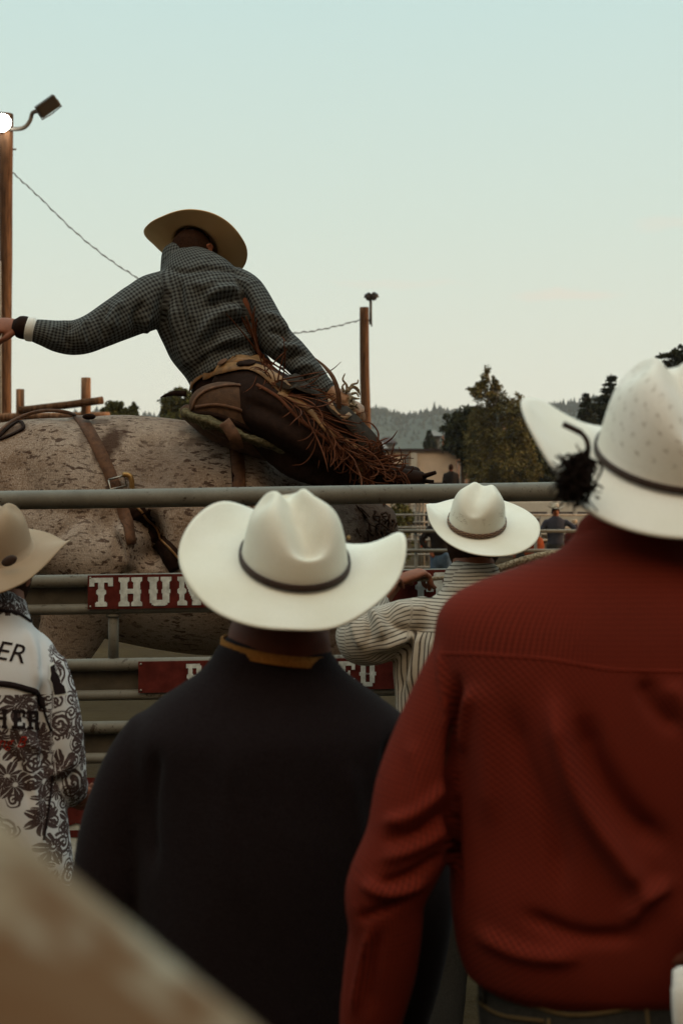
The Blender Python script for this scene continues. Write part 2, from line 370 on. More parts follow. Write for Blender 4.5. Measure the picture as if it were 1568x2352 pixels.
def paisley():
    g = G('printed_scroll_cloth', (0.5, 0.5, 0.5), 0.85); p = g.pat(); x, y, z = g.sep(p)
    warp = g.n('VectorMath', {'operation': 'MULTIPLY_ADD'}, i0=g.noise(p, 30, 2, out=1), i1=(0.012, 0.012, 0.0), i2=p).outputs[0]
    acc = None
    for sc, ph, kk in ((15, 0.0, 2 * math.pi / 0.0125), (26, 3.0, 2 * math.pi / 0.0095)):
        src = g.map(warp, scale=(1, 1, 0), loc=(ph, ph, 0)); v = g.n('TexVoronoi', {'feature': 'F1', 'voronoi_dimensions': '2D'}, Vector=src, Scale=sc, Randomness=0.8)
        d = g.n('VectorMath', {'operation': 'SUBTRACT'}, i0=src, i1=v.outputs['Position']).outputs[0]
        dx, dy, dz = g.sep(d); cr1, cg1, _ = g.sep(v.outputs['Color']); flip = g.math('SUBTRACT', g.math('MULTIPLY', g.math('GREATER_THAN', cg1, 0.5), 2.0), 1.0)
        ang = g.math('MULTIPLY', g.math('ARCTAN2', dy, dx), flip); r = g.n('VectorMath', {'operation': 'LENGTH'}, i0=d).outputs['Value']
        spiral = g.math('SINE', g.math('ADD', g.math('MULTIPLY', r, kk), g.math('ADD', ang, g.math('MULTIPLY', cr1, 30.0))))
        sp = g.math('MULTIPLY', g.rng(spiral, -0.45, -0.15), g.rng(r, 0.50 / sc, 0.44 / sc))
        a3 = g.math('MULTIPLY_ADD', ang, 3.0, g.math('MULTIPLY', cr1, 20.0)); pr_ = g.math('ABSOLUTE', g.math('COSINE', a3))
        edge = g.math('MULTIPLY_ADD', pr_, 0.40 / sc, 0.24 / sc); pet = g.rng(g.math('SUBTRACT', edge, r), -0.0008, 0.0012)
        vein = g.rng(g.math('ABSOLUTE', g.math('SINE', g.math('MULTIPLY', a3, 2.0))), 0.10, 0.28); core = g.rng(g.math('SUBTRACT', r, 0.09 / sc), -0.0008, 0.0012)
        pt = g.math('MULTIPLY', g.math('MULTIPLY', pet, vein), core)
        use = g.math('GREATER_THAN', cr1, 0.5)
        m = g.math('ADD', g.math('MULTIPLY', sp, use), g.math('MULTIPLY', pt, g.math('SUBTRACT', 1.0, use)))
        acc = m if acc is None else g.math('MAXIMUM', acc, g.math('MULTIPLY', m, g.math('GREATER_THAN', cg1, 0.15)))
    fleck = g.noise(p, 420, 2); patch = g.noise(p, 9, 2)
    ink = g.mix(g.rng(fleck, 0.4, 0.6), (0.03, 0.018, 0.018), (0.10, 0.07, 0.07))
    # plain white shoulder yoke
    yoke = g.math('MULTIPLY', g.math('LESS_THAN', z, 0.5), g.math('GREATER_THAN', y, 0.53)); yoke = g.math('MULTIPLY', yoke, g.math('LESS_THAN', y, 0.715))
    acc = g.math('MULTIPLY', acc, g.math('SUBTRACT', 1.0, yoke))
    g.col(g.mix(acc, (0.56, 0.57, 0.60), ink)); g.bump(g.noise(g.obj(), 300, 2), 0.2, 0.002); return g.m
M['paisley'] = paisley()
def plaid_blur():
    g = G('beige_plaid_flannel', (0.4, 0.35, 0.28), 0.95); x, y, z = g.sep(g.pat()); o = g.obj(); n = g.math('MULTIPLY_ADD', g.noise(o, 11, 2), 0.05, x)
    ox, oy, oz = g.sep(o); q = g.math('ADD', g.math('MULTIPLY', ox, 0.545), g.math('MULTIPLY', oz, 0.838)); q = g.math('MULTIPLY_ADD', g.noise(o, 26, 2), 0.045, q)
    st = g.rng(g.math('SINE', g.math('MULTIPLY', q, 480)), -0.2, 0.8); b2 = g.noise(g.map(o, loc=(3, 1, 2)), 34, 2)
    c = g.mix(g.math('MULTIPLY', st, 0.6), (0.30, 0.255, 0.185), (0.20, 0.13, 0.085)); c = g.mix(g.rng(q, 1.382, 1.366, 0, 0.92), c, (0.105, 0.052, 0.024)); c = g.mix(g.rng(b2, 0.52, 0.64, 0, 0.55), c, (0.36, 0.34, 0.27)); g.col(c); return g.m
M['plaid'] = plaid_blur()
def straw(name, c, vents=0, weave=420, dark=(0.16, 0.12, 0.08)):
    g = G(name, c, 0.75); o = g.obj(); a = g.noise(o, weave, 2); b = g.noise(o, 7, 3)
    base = g.mix(g.rng(b, 0.35, 0.65), tuple(q * k_ for q, k_ in zip(c, (0.90, 0.88, 0.82))), c); base = g.mix(g.rng(g.noise(o, 26, 4, 0.7), 0.60, 0.75, 0, 0.25), base, tuple(q * 0.72 for q in c)); base = g.mix(g.math('MULTIPLY', g.rng(a, 0.35, 0.65), 0.35), base, tuple(q * 0.78 for q in c))
    x, y, z = g.sep(g.pat())
    if vents == 1:   # little four-dot perforation flowers on the crown
        pv = g.n('CombineXYZ', i0=g.math('ADD', x, g.math('MULTIPLY', y, 0.5)), i1=y, i2=0.0).outputs[0]
        v = g.n('TexVoronoi', {'feature': 'F1', 'voronoi_dimensions': '2D'}, Vector=pv, Scale=46, Randomness=0.12)
        d = v.outputs['Distance']; loc = g.n('VectorMath', {'operation': 'MULTIPLY'}, i0=pv, i1=(520, 520, 1)).outputs[0]
        lx, ly, _ = g.sep(loc); dots = g.math('MULTIPLY', g.math('SINE', lx), g.math('SINE', ly))
        m = g.math('MULTIPLY', g.rng(d, 0.27, 0.14), g.rng(dots, -0.2, 0.3)); m = g.math('MULTIPLY', m, g.math('LESS_THAN', z, 0.5))
        m = g.math('MULTIPLY', m, g.math('MULTIPLY', g.math('GREATER_THAN', y, 0.035), g.math('LESS_THAN', y, 0.135)))
        base = g.mix(g.math('MULTIPLY', m, 0.42), base, dark)
    if vents == 2:   # two rows of broken vent lines
        s = g.math('SINE', g.math('MULTIPLY', y, 1150)); band = g.rng(g.math('ABSOLUTE', g.math('SUBTRACT', y, 0.056)), 0.0165, 0.0135)
        nn = g.noise(g.map(g.pat(), scale=(90, 420, 1)), 1.0, 2); nb = g.noise(g.map(g.pat(), scale=(28, 10, 1)), 1.0, 1)
        m = g.math('MULTIPLY', g.math('MULTIPLY', g.rng(s, 0.2, 0.6), band), g.math('MULTIPLY', g.rng(nn, 0.48, 0.56), g.rng(nb, 0.5, 0.56)))
        m = g.math('MULTIPLY', m, g.math('LESS_THAN', z, 0.5)); base = g.mix(g.math('MULTIPLY', m, 0.9), base, dark)
    g.col(base); g.bump(a, 0.3, 0.0015); return g.m
M['hat_white'] = straw('ivory_straw', (0.72, 0.72, 0.66)); M['hat_vented'] = straw('white_vented_straw', (0.73, 0.72, 0.69), 1)
M['hat_lined'] = straw('white_lined_straw', (0.72, 0.72, 0.66), 2); M['hat_rider'] = straw('worn_tan_straw', (0.68, 0.47, 0.25), 0, 300)
M['hat_brown'] = straw('tan_felt', (0.31, 0.225, 0.155), 0, 500); M['hat_far'] = straw('pale_felt', (0.5, 0.45, 0.38))
def leather(name, c, sc=40, rough=0.55):
    g = G(name, c, rough); o = g.obj(); a = g.noise(o, sc, 4, 0.65); b = g.noise(o, sc * 6, 2)
    g.col(g.mix(g.rng(a, 0.3, 0.7), tuple(q * 0.55 for q in c), tuple(q * 1.25 for q in c))); g.bump(g.math('ADD', a, b), 0.35, 0.003); return g.m
M['leather'] = leather('saddle_leather', (0.078, 0.040, 0.022), 40, 0.75); M['leather_dark'] = leather('dark_leather', (0.020, 0.010, 0.007), 40, 0.8)
M['leather_strap'] = leather('strap_leather', (0.115, 0.055, 0.030), 40, 0.75); M['fringe'] = leather('fringe_leather', (0.095, 0.034, 0.017), 25, 0.8)
M['chap_tan'] = leather('tan_chap_leather', (0.22, 0.115, 0.045)); M['chap_grey'] = leather('grey_chap_leather', (0.030, 0.021, 0.015), 40, 0.8)
M['glove'] = leather('tan_glove', (0.25, 0.13, 0.07)); M['band'] = leather('hat_band', (0.035, 0.016, 0.010), 200)
M['feather'] = cloth('black_feather', (0.006, 0.004, 0.003), (0.02, 0.012, 0.01), 150, 0.8)
def beads():
    g = G('beaded_band', (0.1, 0.05, 0.03), 0.5); x, y, z = g.sep(g.pat()); s = g.math('SINE', g.math('MULTIPLY', x, 330)); s2 = g.math('SINE', g.math('MULTIPLY', y, 900))
    g.col(g.mix(g.rng(g.math('MULTIPLY', s, s2), 0.1, 0.4), (0.055, 0.016, 0.010), (0.25, 0.17, 0.10))); return g.m
M['beads'] = beads()
M['fleece'] = cloth('grey_fleece', (0.05, 0.042, 0.022), (0.16, 0.14, 0.085), 90, 1.0)
def coat():
    g = G('roan_coat', (0.25, 0.22, 0.2), 0.85); o = g.obj(); hair = g.noise(g.map(o, scale=(1, 1, 0.45), rot=(0, R(30), 0)), 260, 3)
    big = g.noise(o, 2.2, 3, 0.6); sp = g.noise(g.map(o, scale=(0.42, 1, 1.0), rot=(0, R(-18), 0)), 62, 3, 0.5, dist=0.2); streak = g.noise(g.map(o, scale=(0.12, 1, 1.0), rot=(0, R(-25), 0)), 170, 3, 0.6); dens = g.noise(o, 4.0, 2)
    c = g.mix(g.rng(big, 0.40, 0.64), (0.30, 0.25, 0.215), (0.165, 0.10, 0.062)); c = g.mix(g.math('MULTIPLY', g.rng(hair, 0.32, 0.68), 0.6), c, (0.50, 0.435, 0.385)); c = g.mix(g.math('MULTIPLY', g.rng(streak, 0.45, 0.65), 0.28), c, (0.11, 0.075, 0.055))
    m = g.math('MULTIPLY', g.rng(sp, 0.57, 0.62), g.rng(dens, 0.36, 0.54)); sp2 = g.noise(g.map(o, scale=(0.6, 1, 1)), 75, 2)
    m = g.math('MAXIMUM', m, g.math('MULTIPLY', g.rng(sp2, 0.6, 0.68), 0.8)); c = g.mix(g.math('MULTIPLY', m, 0.85), c, (0.045, 0.022, 0.016))
    # a dark sweat patch on the loin and the rider's shade painted into the forehand
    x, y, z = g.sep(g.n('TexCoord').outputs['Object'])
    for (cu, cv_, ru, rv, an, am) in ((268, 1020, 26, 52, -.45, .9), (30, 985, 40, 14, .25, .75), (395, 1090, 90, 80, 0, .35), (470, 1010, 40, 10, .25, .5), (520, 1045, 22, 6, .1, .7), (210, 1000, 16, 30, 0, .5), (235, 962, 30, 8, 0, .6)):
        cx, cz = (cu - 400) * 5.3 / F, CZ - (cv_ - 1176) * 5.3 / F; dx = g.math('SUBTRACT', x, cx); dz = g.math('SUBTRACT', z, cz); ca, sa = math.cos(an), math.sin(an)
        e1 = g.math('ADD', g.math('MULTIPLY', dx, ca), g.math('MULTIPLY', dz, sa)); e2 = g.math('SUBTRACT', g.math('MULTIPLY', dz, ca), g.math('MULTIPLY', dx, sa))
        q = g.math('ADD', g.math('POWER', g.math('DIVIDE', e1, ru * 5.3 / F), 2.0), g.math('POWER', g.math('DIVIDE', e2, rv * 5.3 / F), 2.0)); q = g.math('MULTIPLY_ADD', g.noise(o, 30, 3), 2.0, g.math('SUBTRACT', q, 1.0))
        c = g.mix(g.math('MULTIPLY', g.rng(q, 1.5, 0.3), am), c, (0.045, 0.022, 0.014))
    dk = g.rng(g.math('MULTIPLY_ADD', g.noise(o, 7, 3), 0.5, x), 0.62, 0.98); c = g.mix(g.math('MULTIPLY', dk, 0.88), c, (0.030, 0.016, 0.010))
    g.col(c); g.bump(g.math('ADD', hair, streak), 0.45, 0.005); return g
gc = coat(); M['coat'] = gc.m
M['coat_dark'] = cloth('dark_roan_hair', (0.03, 0.017, 0.011), (0.085, 0.058, 0.042), 120, 0.8)
M['mane'] = cloth('mane_hair', (0.02, 0.011, 0.008), (0.05, 0.03, 0.02), 120, 0.8)
M['hoof'] = plain('hoof', (0.05, 0.04, 0.035))
def pipe():
    g = G('painted_steel_pipe', (0.12, 0.125, 0.11), 0.55); o = g.obj(); a = g.noise(o, 9, 5, 0.65); b = g.noise(o, 160, 2)
    c = g.mix(g.rng(a, 0.35, 0.65), (0.115, 0.108, 0.09), (0.165, 0.158, 0.135)); c = g.mix(g.rng(g.noise(o, 34, 4, 0.7), 0.61, 0.68), c, (0.035, 0.022, 0.014)); c = g.mix(g.math('MULTIPLY', g.rng(b, 0.3, 0.7), 0.3), c, (0.09, 0.09, 0.08))
    g.col(c); g.bump(a, 0.2, 0.003); return g.m
M['pipe'] = pipe(); M['pipe_far'] = plain('galvanised_pipe', (0.22, 0.205, 0.18), 0.5); M['plate'] = plain('grey_steel_plate', (0.065, 0.056, 0.042), 0.7, 0.3, 20)
M['metal'] = plain('dull_metal', (0.3, 0.28, 0.25), 0.4, 0.2, 40, Metallic=0.9); M['brass'] = plain('brass', (0.32, 0.19, 0.07), 0.4, 0.2, 60, Metallic=0.6)
M['sign_red'] = plain('red_sign_board', (0.085, 0.016, 0.013), 0.8, 0.35, 25); M['sign_white'] = plain('white_lettering', (0.50, 0.55, 0.55), 0.8, 0.3, 45)
M['ink'] = plain('black_print', (0.018, 0.012, 0.013), 0.9); M['ink_red'] = plain('red_print', (0.35, 0.03, 0.02), 0.9)
def wood(name, c):
    g = G(name, c, 0.9); o = g.obj(); a = g.noise(g.map(o, scale=(14, 14, 1.2)), 1.6, 5, 0.7); b = g.noise(o, 2.5, 3)
    g.col(g.mix(g.rng(a, 0.35, 0.68), tuple(q * 0.35 for q in c), tuple(q * 1.35 for q in c))); g.bump(g.math('ADD', a, b), 0.6, 0.03); return g.m
M['pole'] = wood('weathered_pole_wood', (0.12, 0.064, 0.036)); M['log'] = wood('peeled_log', (0.22, 0.12, 0.07)); M['bark'] = wood('bark', (0.10, 0.075, 0.055))
M['birch'] = plain('birch_bark', (0.32, 0.29, 0.25), 0.8, 0.4, 4)
def leaves(name, c1, c2):
    g = G(name, c1, 0.8); a = g.noise(g.obj(), 1.6, 3); b = g.noise(g.obj(), 14, 1)
    g.col(g.mix(g.rng(g.math('ADD', g.math('MULTIPLY', a, 0.6), g.math('MULTIPLY', b, 0.4)), 0.35, 0.65), c1, c2)); return g.m
M['leaf_birch'] = leaves('birch_leaves', (0.05, 0.048, 0.014), (0.17, 0.14, 0.05)); M['leaf_dark'] = leaves('dark_leaves', (0.018, 0.022, 0.009), (0.05, 0.052, 0.02))
M['leaf_conifer'] = leaves('conifer_needles', (0.014, 0.02, 0.012), (0.045, 0.045, 0.02)); M['leaf_bush'] = leaves('bush_leaves', (0.05, 0.055, 0.016), (0.12, 0.115, 0.04))
M['forest'] = leaves('hill_forest', (0.02, 0.03, 0.02), (0.045, 0.055, 0.035))
def ground():
    g = G('arena_dirt', (0.1, 0.08, 0.05), 1.0); o = g.obj(); a = g.noise(o, 0.5, 5, 0.6); b = g.noise(o, 6, 5, 0.7)
    g.col(g.mix(g.rng(a, 0.35, 0.65), (0.026, 0.016, 0.007), (0.046, 0.031, 0.013))); g.bump(b, 0.8, 0.05); return g.m
M['dirt'] = ground()
M['wall_white'] = plain('painted_block_wall', (0.66, 0.56, 0.47), 0.9, 0.08, 3); M['roof_dark'] = plain('dark_roof', (0.05, 0.035, 0.035), 0.8)
M['wall_grey'] = plain('grey_cladding', (0.17, 0.17, 0.17), 0.9, 0.1, 2); M['glass'] = G('dark_window_glass', (0.02, 0.025, 0.03), 0.15).m
M['white_paint'] = plain('white_paint', (0.55, 0.54, 0.5), 0.6, 0.08); M['fence_wood'] = wood('cedar_slats', (0.32, 0.16, 0.09))
M['orange'] = plain('orange_plastic', (0.75, 0.12, 0.03), 0.6, 0.1); M['banner_dark'] = plain('dark_banner', (0.02, 0.016, 0.015)); M['banner_white'] = plain('white_banner', (0.6, 0.62, 0.6))
M['shirt_navy'] = cloth('navy_shirt', (0.03, 0.032, 0.045), (0.05, 0.05, 0.065), 60); M['shirt_dark'] = cloth('dark_shirt', (0.012, 0.01, 0.01), (0.025, 0.02, 0.018), 60)
M['shirt_maroon'] = cloth('maroon_shirt', (0.05, 0.012, 0.01), (0.08, 0.02, 0.015), 60); M['shirt_orange'] = cloth('orange_shirt', (0.12, 0.03, 0.015), (0.3, 0.07, 0.02), 60)
M['rope'] = (lambda g: (g.col(g.mix(g.rng(g.noise(g.obj(), 130, 2), 0.35, 0.65), (0.13, 0.095, 0.06), (0.34, 0.28, 0.2))), g.bump(g.noise(g.obj(), 200, 2), 0.8, 0.004), g.m)[2])(G('rope_fibre', (0.3, 0.25, 0.2), 0.95))
M['wire'] = plain('cable_sheath', (0.05, 0.045, 0.04)); M['lamp_body'] = plain('lamp_housing', (0.06, 0.05, 0.04), 0.5)
gl = G('lit_lamp_glass', (1, 1, 1), 0.3); gl.b.inputs['Emission Color'].default_value = (1.0, 0.97, 0.85, 1); gl.b.inputs['Emission Strength'].default_value = 40; M['lamp_on'] = gl.m
M['lamp_off'] = G('lamp_glass', (0.025, 0.02, 0.014), 0.4).m; M['pink'] = plain('pink_tape', (0.5, 0.14, 0.12))
# ------------------------------------------------------------------ builders: hats, heads, hands, people
def rotm(yaw=0, pitch=0, roll=0):
    return np.array(Matrix.Rotation(R(yaw), 3, 'Z') @ Matrix.Rotation(R(roll), 3, 'Y') @ Matrix.Rotation(R(pitch), 3, 'X'))
def hatm(yaw=0, pitch=0, roll=0):
    """a hat turned on the head, then tilted; its brim outline is given by compass angle around the wearer"""
    return np.array(Matrix.Rotation(R(pitch), 3, 'X') @ Matrix.Rotation(R(roll), 3, 'Y') @ Matrix.Rotation(R(yaw), 3, 'Z'))
def edge_interp(edge, n):
    e = sorted(edge); k = len(e); out = np.zeros((n, 2))
    E = np.array([(d, r, z) for d, r, z in e])
    for i in range(n):
        d = 360 * i / n; j = max([q for q in range(k) if e[q][0] <= d], default=k - 1)
        p0, p1, p2, p3 = E[(j - 1) % k], E[j], E[(j + 1) % k], E[(j + 2) % k]
        d1 = p1[0]; d2 = p2[0] + (360 if p2[0] <= d1 else 0); dd = d if d >= d1 else d + 360
        t = (dd - d1) / (d2 - d1)
        out[i] = (0.5 * ((2 * p1) + (-p0 + p2) * t + (2 * p0 - 5 * p1 + 4 * p2 - p3) * t * t + (-p0 + 3 * p1 - 3 * p2 + p3) * t ** 3))[1:]
    return out
def hat(parent, c, yaw, pitch, roll, m, edge, a=0.098, b=0.080, h=0.115, taper=0.20, crease=0.035, dent=0.22, band='band', bandh=(0.004, 0.016), pw=1.5, backdip=0.0, slope=0.20, scale=1.0, name='hat'):
    n = 96; th = np.linspace(0, 2 * np.pi, n, endpoint=False); ex, ey = np.cos(th), np.sin(th)
    rows = []; att = []; NC = 26
    for k in range(1, NC + 1):
        ph = (math.pi / 2) * k / NC; rr = math.sin(ph) ** 0.50; zz = math.cos(ph) ** 0.62 if k < NC else 0.0
        o = 1 - taper * zz
        xn, yn = ex * rr, ey * rr
        x, y = b * xn * o, a * yn * o; z = np.full(n, h * zz)
        top = np.clip((zz - 0.50) / 0.42, 0, 1); top = top * top * (3 - 2 * top)
        z = z * (1 + slope * yn * (0.35 + 0.65 * zz)); z = z - crease * top * np.exp(-(xn / 0.42) ** 2) * np.clip(1.0 + 0.25 * yn, 0, 1.4)
        z = z - backdip * top * np.clip(-yn, 0, 1)
        z = z - 0.42 * crease * top * np.exp(-((np.abs(xn) - 0.75) / 0.28) ** 2) * np.exp(-((yn - 0.45) / 0.4) ** 2)
        x = x * (1 - dent * top * np.exp(-((yn - 0.5) / 0.35) ** 2))
        y = y * (1 + 0.04 * top)
        rows.append(np.stack([x, y, z], 1)); att.append(np.stack([(th - np.where(th > np.pi / 2, 2 * np.pi, 0) + np.pi / 2) * 0.09, np.full(n, h * zz), np.zeros(n)], 1))
    E = edge_interp([((d - yaw) % 360, r, z) for d, r, z in edge], n); NB = 14
    for k in range(1, NB + 1):
        t = k / NB; br = E[:, 0]; r0 = np.sqrt((b * ex) ** 2 + (a * ey) ** 2)
        rr = r0 + (br - r0) * t; up = E[:, 1] * t ** pw
        rows.append(np.stack([ex * rr * (b * ex / (b * ex + 1e-9)), ey * rr, up], 1)); att.append(np.stack([th * 0.15, np.full(n, t), np.ones(n)], 1))
    Rm = hatm(yaw, pitch, roll); cc = np.array(tuple(c))
    v = np.concatenate([np.array([[0, 0, h - crease * 1.05]])] + rows) * scale
    A = np.concatenate([np.array([[0, h, 0]])] + att)
    f = [(0, 1 + (j + 1) % n, 1 + j)[::-1] for j in range(n)]
    for i in range(len(rows) - 1):
        for j in range(n): f.append((1 + i * n + j, 1 + (i + 1) * n + j, 1 + (i + 1) * n + (j + 1) % n, 1 + i * n + (j + 1) % n))
    # a second skin just inside gives the straw its thickness
    nn = normals(v, f); v2 = v - nn * 0.003; k = len(v)
    f2 = [tuple(i + k for i in reversed(q)) for q in f]; last = 1 + (len(rows) - 1) * n
    rim = [(last + j, last + j + k, last + (j + 1) % n + k, last + (j + 1) % n) for j in range(n)]
    V = np.concatenate([v, v2]) @ Rm.T + cc
    ho = put(name, V, f + f2 + rim, m, parent, attr={'pat': np.concatenate([A, A])})
    if band:
        vb = []; ab = []
        prof = ((0.0005, bandh[0]), (0.0035, bandh[0]), (0.0042, (bandh[0] + bandh[1]) / 2), (0.0035, bandh[1]), (0.0005, bandh[1]))
        for off, z in prof:
            sc_ = 1 - 0.10 * (z / h); vb.append(np.stack([(b * sc_ + off) * ex, (a * sc_ + off) * ey, np.full(n, z)], 1)); ab.append(np.stack([th * 0.09, np.full(n, z), np.zeros(n)], 1))
        vb = np.concatenate(vb) * scale @ Rm.T + cc; fb = []
        for i in range(len(prof) - 1):
            for j in range(n): fb.append((i * n + j, i * n + (j + 1) % n, (i + 1) * n + (j + 1) % n, (i + 1) * n + j))
        put('hat_band', vb, fb, M[band], ho, attr={'pat': np.concatenate(ab)})
    return ho
def head_shape(mb, c, Rm, s=1.0):
    """skull with jaw, nose, brow, lips, ears; face towards local +y"""
    nu, nv = 40, 30; v = []
    for i in range(nv + 1):
        p = math.pi * (0.015 + 0.97 * i / nv); z = math.cos(p)
        for j in range(nu):
            t = 2 * math.pi * j / nu; x, y = math.sin(p) * math.cos(t), math.sin(p) * math.sin(t)
            X, Y, Z = 0.076 * x, 0.096 * y, 0.118 * z
            if z < 0: X *= 1 + 0.18 * z; Y *= (1 + 0.10 * z) if y > 0 else (1 + 0.42 * z)
            if y > 0:
                Y += 0.024 * math.exp(-(x / 0.16) ** 2 - ((z + 0.18) / 0.16) ** 2) * y          # nose
                Y += 0.008 * math.exp(-(x / 0.5) ** 2 - ((z - 0.14) / 0.09) ** 2)                # brow
                Y -= 0.013 * math.exp(-((abs(x) - 0.36) / 0.15) ** 2 - ((z - 0.0) / 0.10) ** 2)  # eye sockets
                Y += 0.006 * math.exp(-(x / 0.28) ** 2 - ((z + 0.46) / 0.06) ** 2)               # upper lip
                Y -= 0.006 * math.exp(-(x / 0.35) ** 2 - ((z + 0.54) / 0.03) ** 2)
                Y += 0.010 * math.exp(-(x / 0.3) ** 2 - ((z + 0.82) / 0.14) ** 2)                # chin
            v.append((X * s, Y * s, Z * s))
    v = np.array(v) @ Rm.T + np.array(tuple(c))
    f = [(i * nu + j, (i + 1) * nu + j, (i + 1) * nu + (j + 1) % nu, i * nu + (j + 1) % nu) for i in range(nv) for j in range(nu)]
    f += [tuple(range(nu)), tuple(reversed([nv * nu + j for j in range(nu)]))]; mb.add(v, f)
    for sgn in (-1, 1):
        pts = []
        for k in range(9):
            t = R(-70 + 250 * k / 8); pts.append(np.array((sgn * (0.080 + 0.006 * math.sin(t)), -0.008 + 0.018 * math.cos(t) * 1.0, -0.002 + 0.030 * math.sin(t))) * s)
        pts = np.array(pts) @ Rm.T + np.array(tuple(c)); mb.add(*tube(pts, 0.0055 * s, 8))
        mb.add(*ellipsoid(Rm @ np.array((sgn * 0.076, -0.004, 0)) * s + np.array(tuple(c)), (0.008 * s, 0.016 * s, 0.026 * s), Rm, 10, 8))
def hair_cap(parent, c, Rm, s=1.0, m='hair', low=-0.62):
    nu, nv = 40, 22; v = []
    for i in range(nv + 1):
        p = math.pi * (0.01 + 0.72 * i / nv); z = math.cos(p)
        for j in range(nu):
            t = 2 * math.pi * j / nu; x, y = math.sin(p) * math.cos(t), math.sin(p) * math.sin(t)
            zz = max(z, low + 1.05 * max(0, y + 0.12)) if y > -0.12 else max(z, low)
            q = math.sqrt(max(0.0, 1 - zz * zz)) / max(1e-6, math.sqrt(max(1e-6, 1 - z * z))) if zz != z else 1
            X, Y = 0.0815 * x * q, 0.101 * y * q
            if zz < 0: X *= 1 + 0.18 * zz; Y *= (1 + 0.42 * zz) if y < 0 else 1
            v.append((X * s, Y * s - 0.002, 0.121 * zz * s))
    v = np.array(v) @ Rm.T + np.array(tuple(c)); v = v + nrm(v - np.array(tuple(c))) * (0.0022 * vnoise(v, 260, 3))[:, None]
    f = [(i * nu + j, (i + 1) * nu + j, (i + 1) * nu + (j + 1) % nu, i * nu + (j + 1) % nu) for i in range(nv) for j in range(nu)]
    f += [tuple(range(nu)), tuple(reversed([nv * nu + j for j in range(nu)]))]
    put('hair', v, f, M[m], parent)
def hand_shape(mb, wr, d, palm, curl=35, s=1.0, thumb=1, spread=0.0):
    wr = np.array(tuple(wr)); d = nrm(np.array(d, float)); palm = np.array(palm, float); palm = nrm(palm - d * (palm @ d)); side = np.cross(d, palm) * thumb
    mb.add(*loft([wr - d * 0.02 * s, wr + d * 0.02 * s, wr + d * 0.055 * s, wr + d * 0.095 * s], [(0.023 * s, 0.020 * s), (0.034 * s, 0.017 * s), (0.041 * s, 0.016 * s), (0.040 * s, 0.012 * s)], ref=palm, n=18, sub=3))
    for k, (off, L, r) in enumerate(((0.031, 0.074, 0.0092), (0.0105, 0.083, 0.0096), (-0.0105, 0.077, 0.0092), (-0.031, 0.060, 0.0082))):
        p = wr + d * (0.088 - abs(off) * 0.12) * s + side * off * s; pts = [p - d * 0.02 * s, p]; dd = nrm(d + side * (off * 4 * spread)); cu = R(curl + (6, 0, 4, 10)[k])
        for q, l in enumerate((0.42, 0.32, 0.26)):
            ax = np.cross(dd, palm); a = cu * (0.75, 1.05, 0.7)[q]; dd = nrm(dd * math.cos(a) + nrm(np.cross(ax, dd)) * math.sin(a)); p = p + dd * L * l * s; pts.append(p)
        mb.add(*tube(pts, [r * s, r * s, r * 0.98 * s, r * 0.9 * s, r * 0.74 * s], 10, 3, ref=palm + side * 0.1))
    p = wr + d * 0.022 * s + side * 0.024 * s; d1 = nrm(d * 0.65 + side * 0.72 + palm * 0.25); d2 = nrm(d * 0.85 + side * 0.25 + palm * 0.5)
    mb.add(*tube([p, p + d1 * 0.036 * s, p + d1 * 0.036 * s + d2 * 0.030 * s, p + d1 * 0.036 * s + d2 * 0.030 * s + nrm(d2 + palm * 0.6) * 0.024 * s], [0.0125 * s, 0.0115 * s, 0.0102 * s, 0.008 * s], 10, 3, ref=palm))
def boots(parent, ank, yaw, m='leather'):
    for a in ank:
        a = np.array(a); d = np.array((math.sin(R(yaw)), math.cos(R(yaw)), 0)); g = a[2] - 0.0
        mb = MB(); mb.add(*loft([a + np.array((0, 0, 0.16)), a + np.array((0, 0, 0.03)), a - d * 0.01 - np.array((0, 0, g - 0.06))], [0.062, 0.05, 0.045], ref=d, n=16))
        z = 0.045
        mb.add(*loft([np.array((a[0], a[1], z)) - d * 0.055, np.array((a[0], a[1], z)) + d * 0.05, np.array((a[0], a[1], z - 0.008)) + d * 0.14, np.array((a[0], a[1], z - 0.012)) + d * 0.20], [(0.036, 0.04), (0.042, 0.04), (0.044, 0.03), (0.022, 0.022)], ref=(0, 0, 1), n=16))
        v, f, e = fuse(mb, 0.012, 3); v[:, 2] = np.maximum(v[:, 2], 0.001); put('boot', v, f, M[m], parent)
def garment(name, parent, mb, infos, m, voxel, smooth=4, strokes=(), wr=(0.004, 14), seed=1, split=None, mats=None, ridge=(0.004, 11)):
    v, f, e = fuse(mb, voxel, smooth)
    pat = limb_attr(v, infos)
    if wr[0]:
        n = normals(v, f); v = v + n * (wr[0] * vnoise(v * np.array((1, 1, 0.55)), wr[1], seed) + 0.35 * wr[0] * vnoise(v, wr[1] * 2.7, seed + 9))[:, None]
        if ridge:
            q = v * np.array((1, 1, 0.62)); rg_ = np.clip(1 - np.abs(vnoise(q + 0.02 * vnoise(q, 9, seed + 2)[:, None], ridge[1], seed + 5)) * 1.6, 0, 1) ** 2; v = v + n * (ridge[0] * rg_)[:, None]
    if strokes: v = folds(v, f, strokes)
    o = put(name, v, f, mats if mats else m, parent, attr={'pat': pat})
    if split is not None:
        ctr = np.array([v[list(q)].mean(axis=0) for q in f]); pc = np.array([pat[q[0]] for q in f])
        o.data.polygons.foreach_set('material_index', split(ctr, pc).astype(np.int32))
    return o, v, f
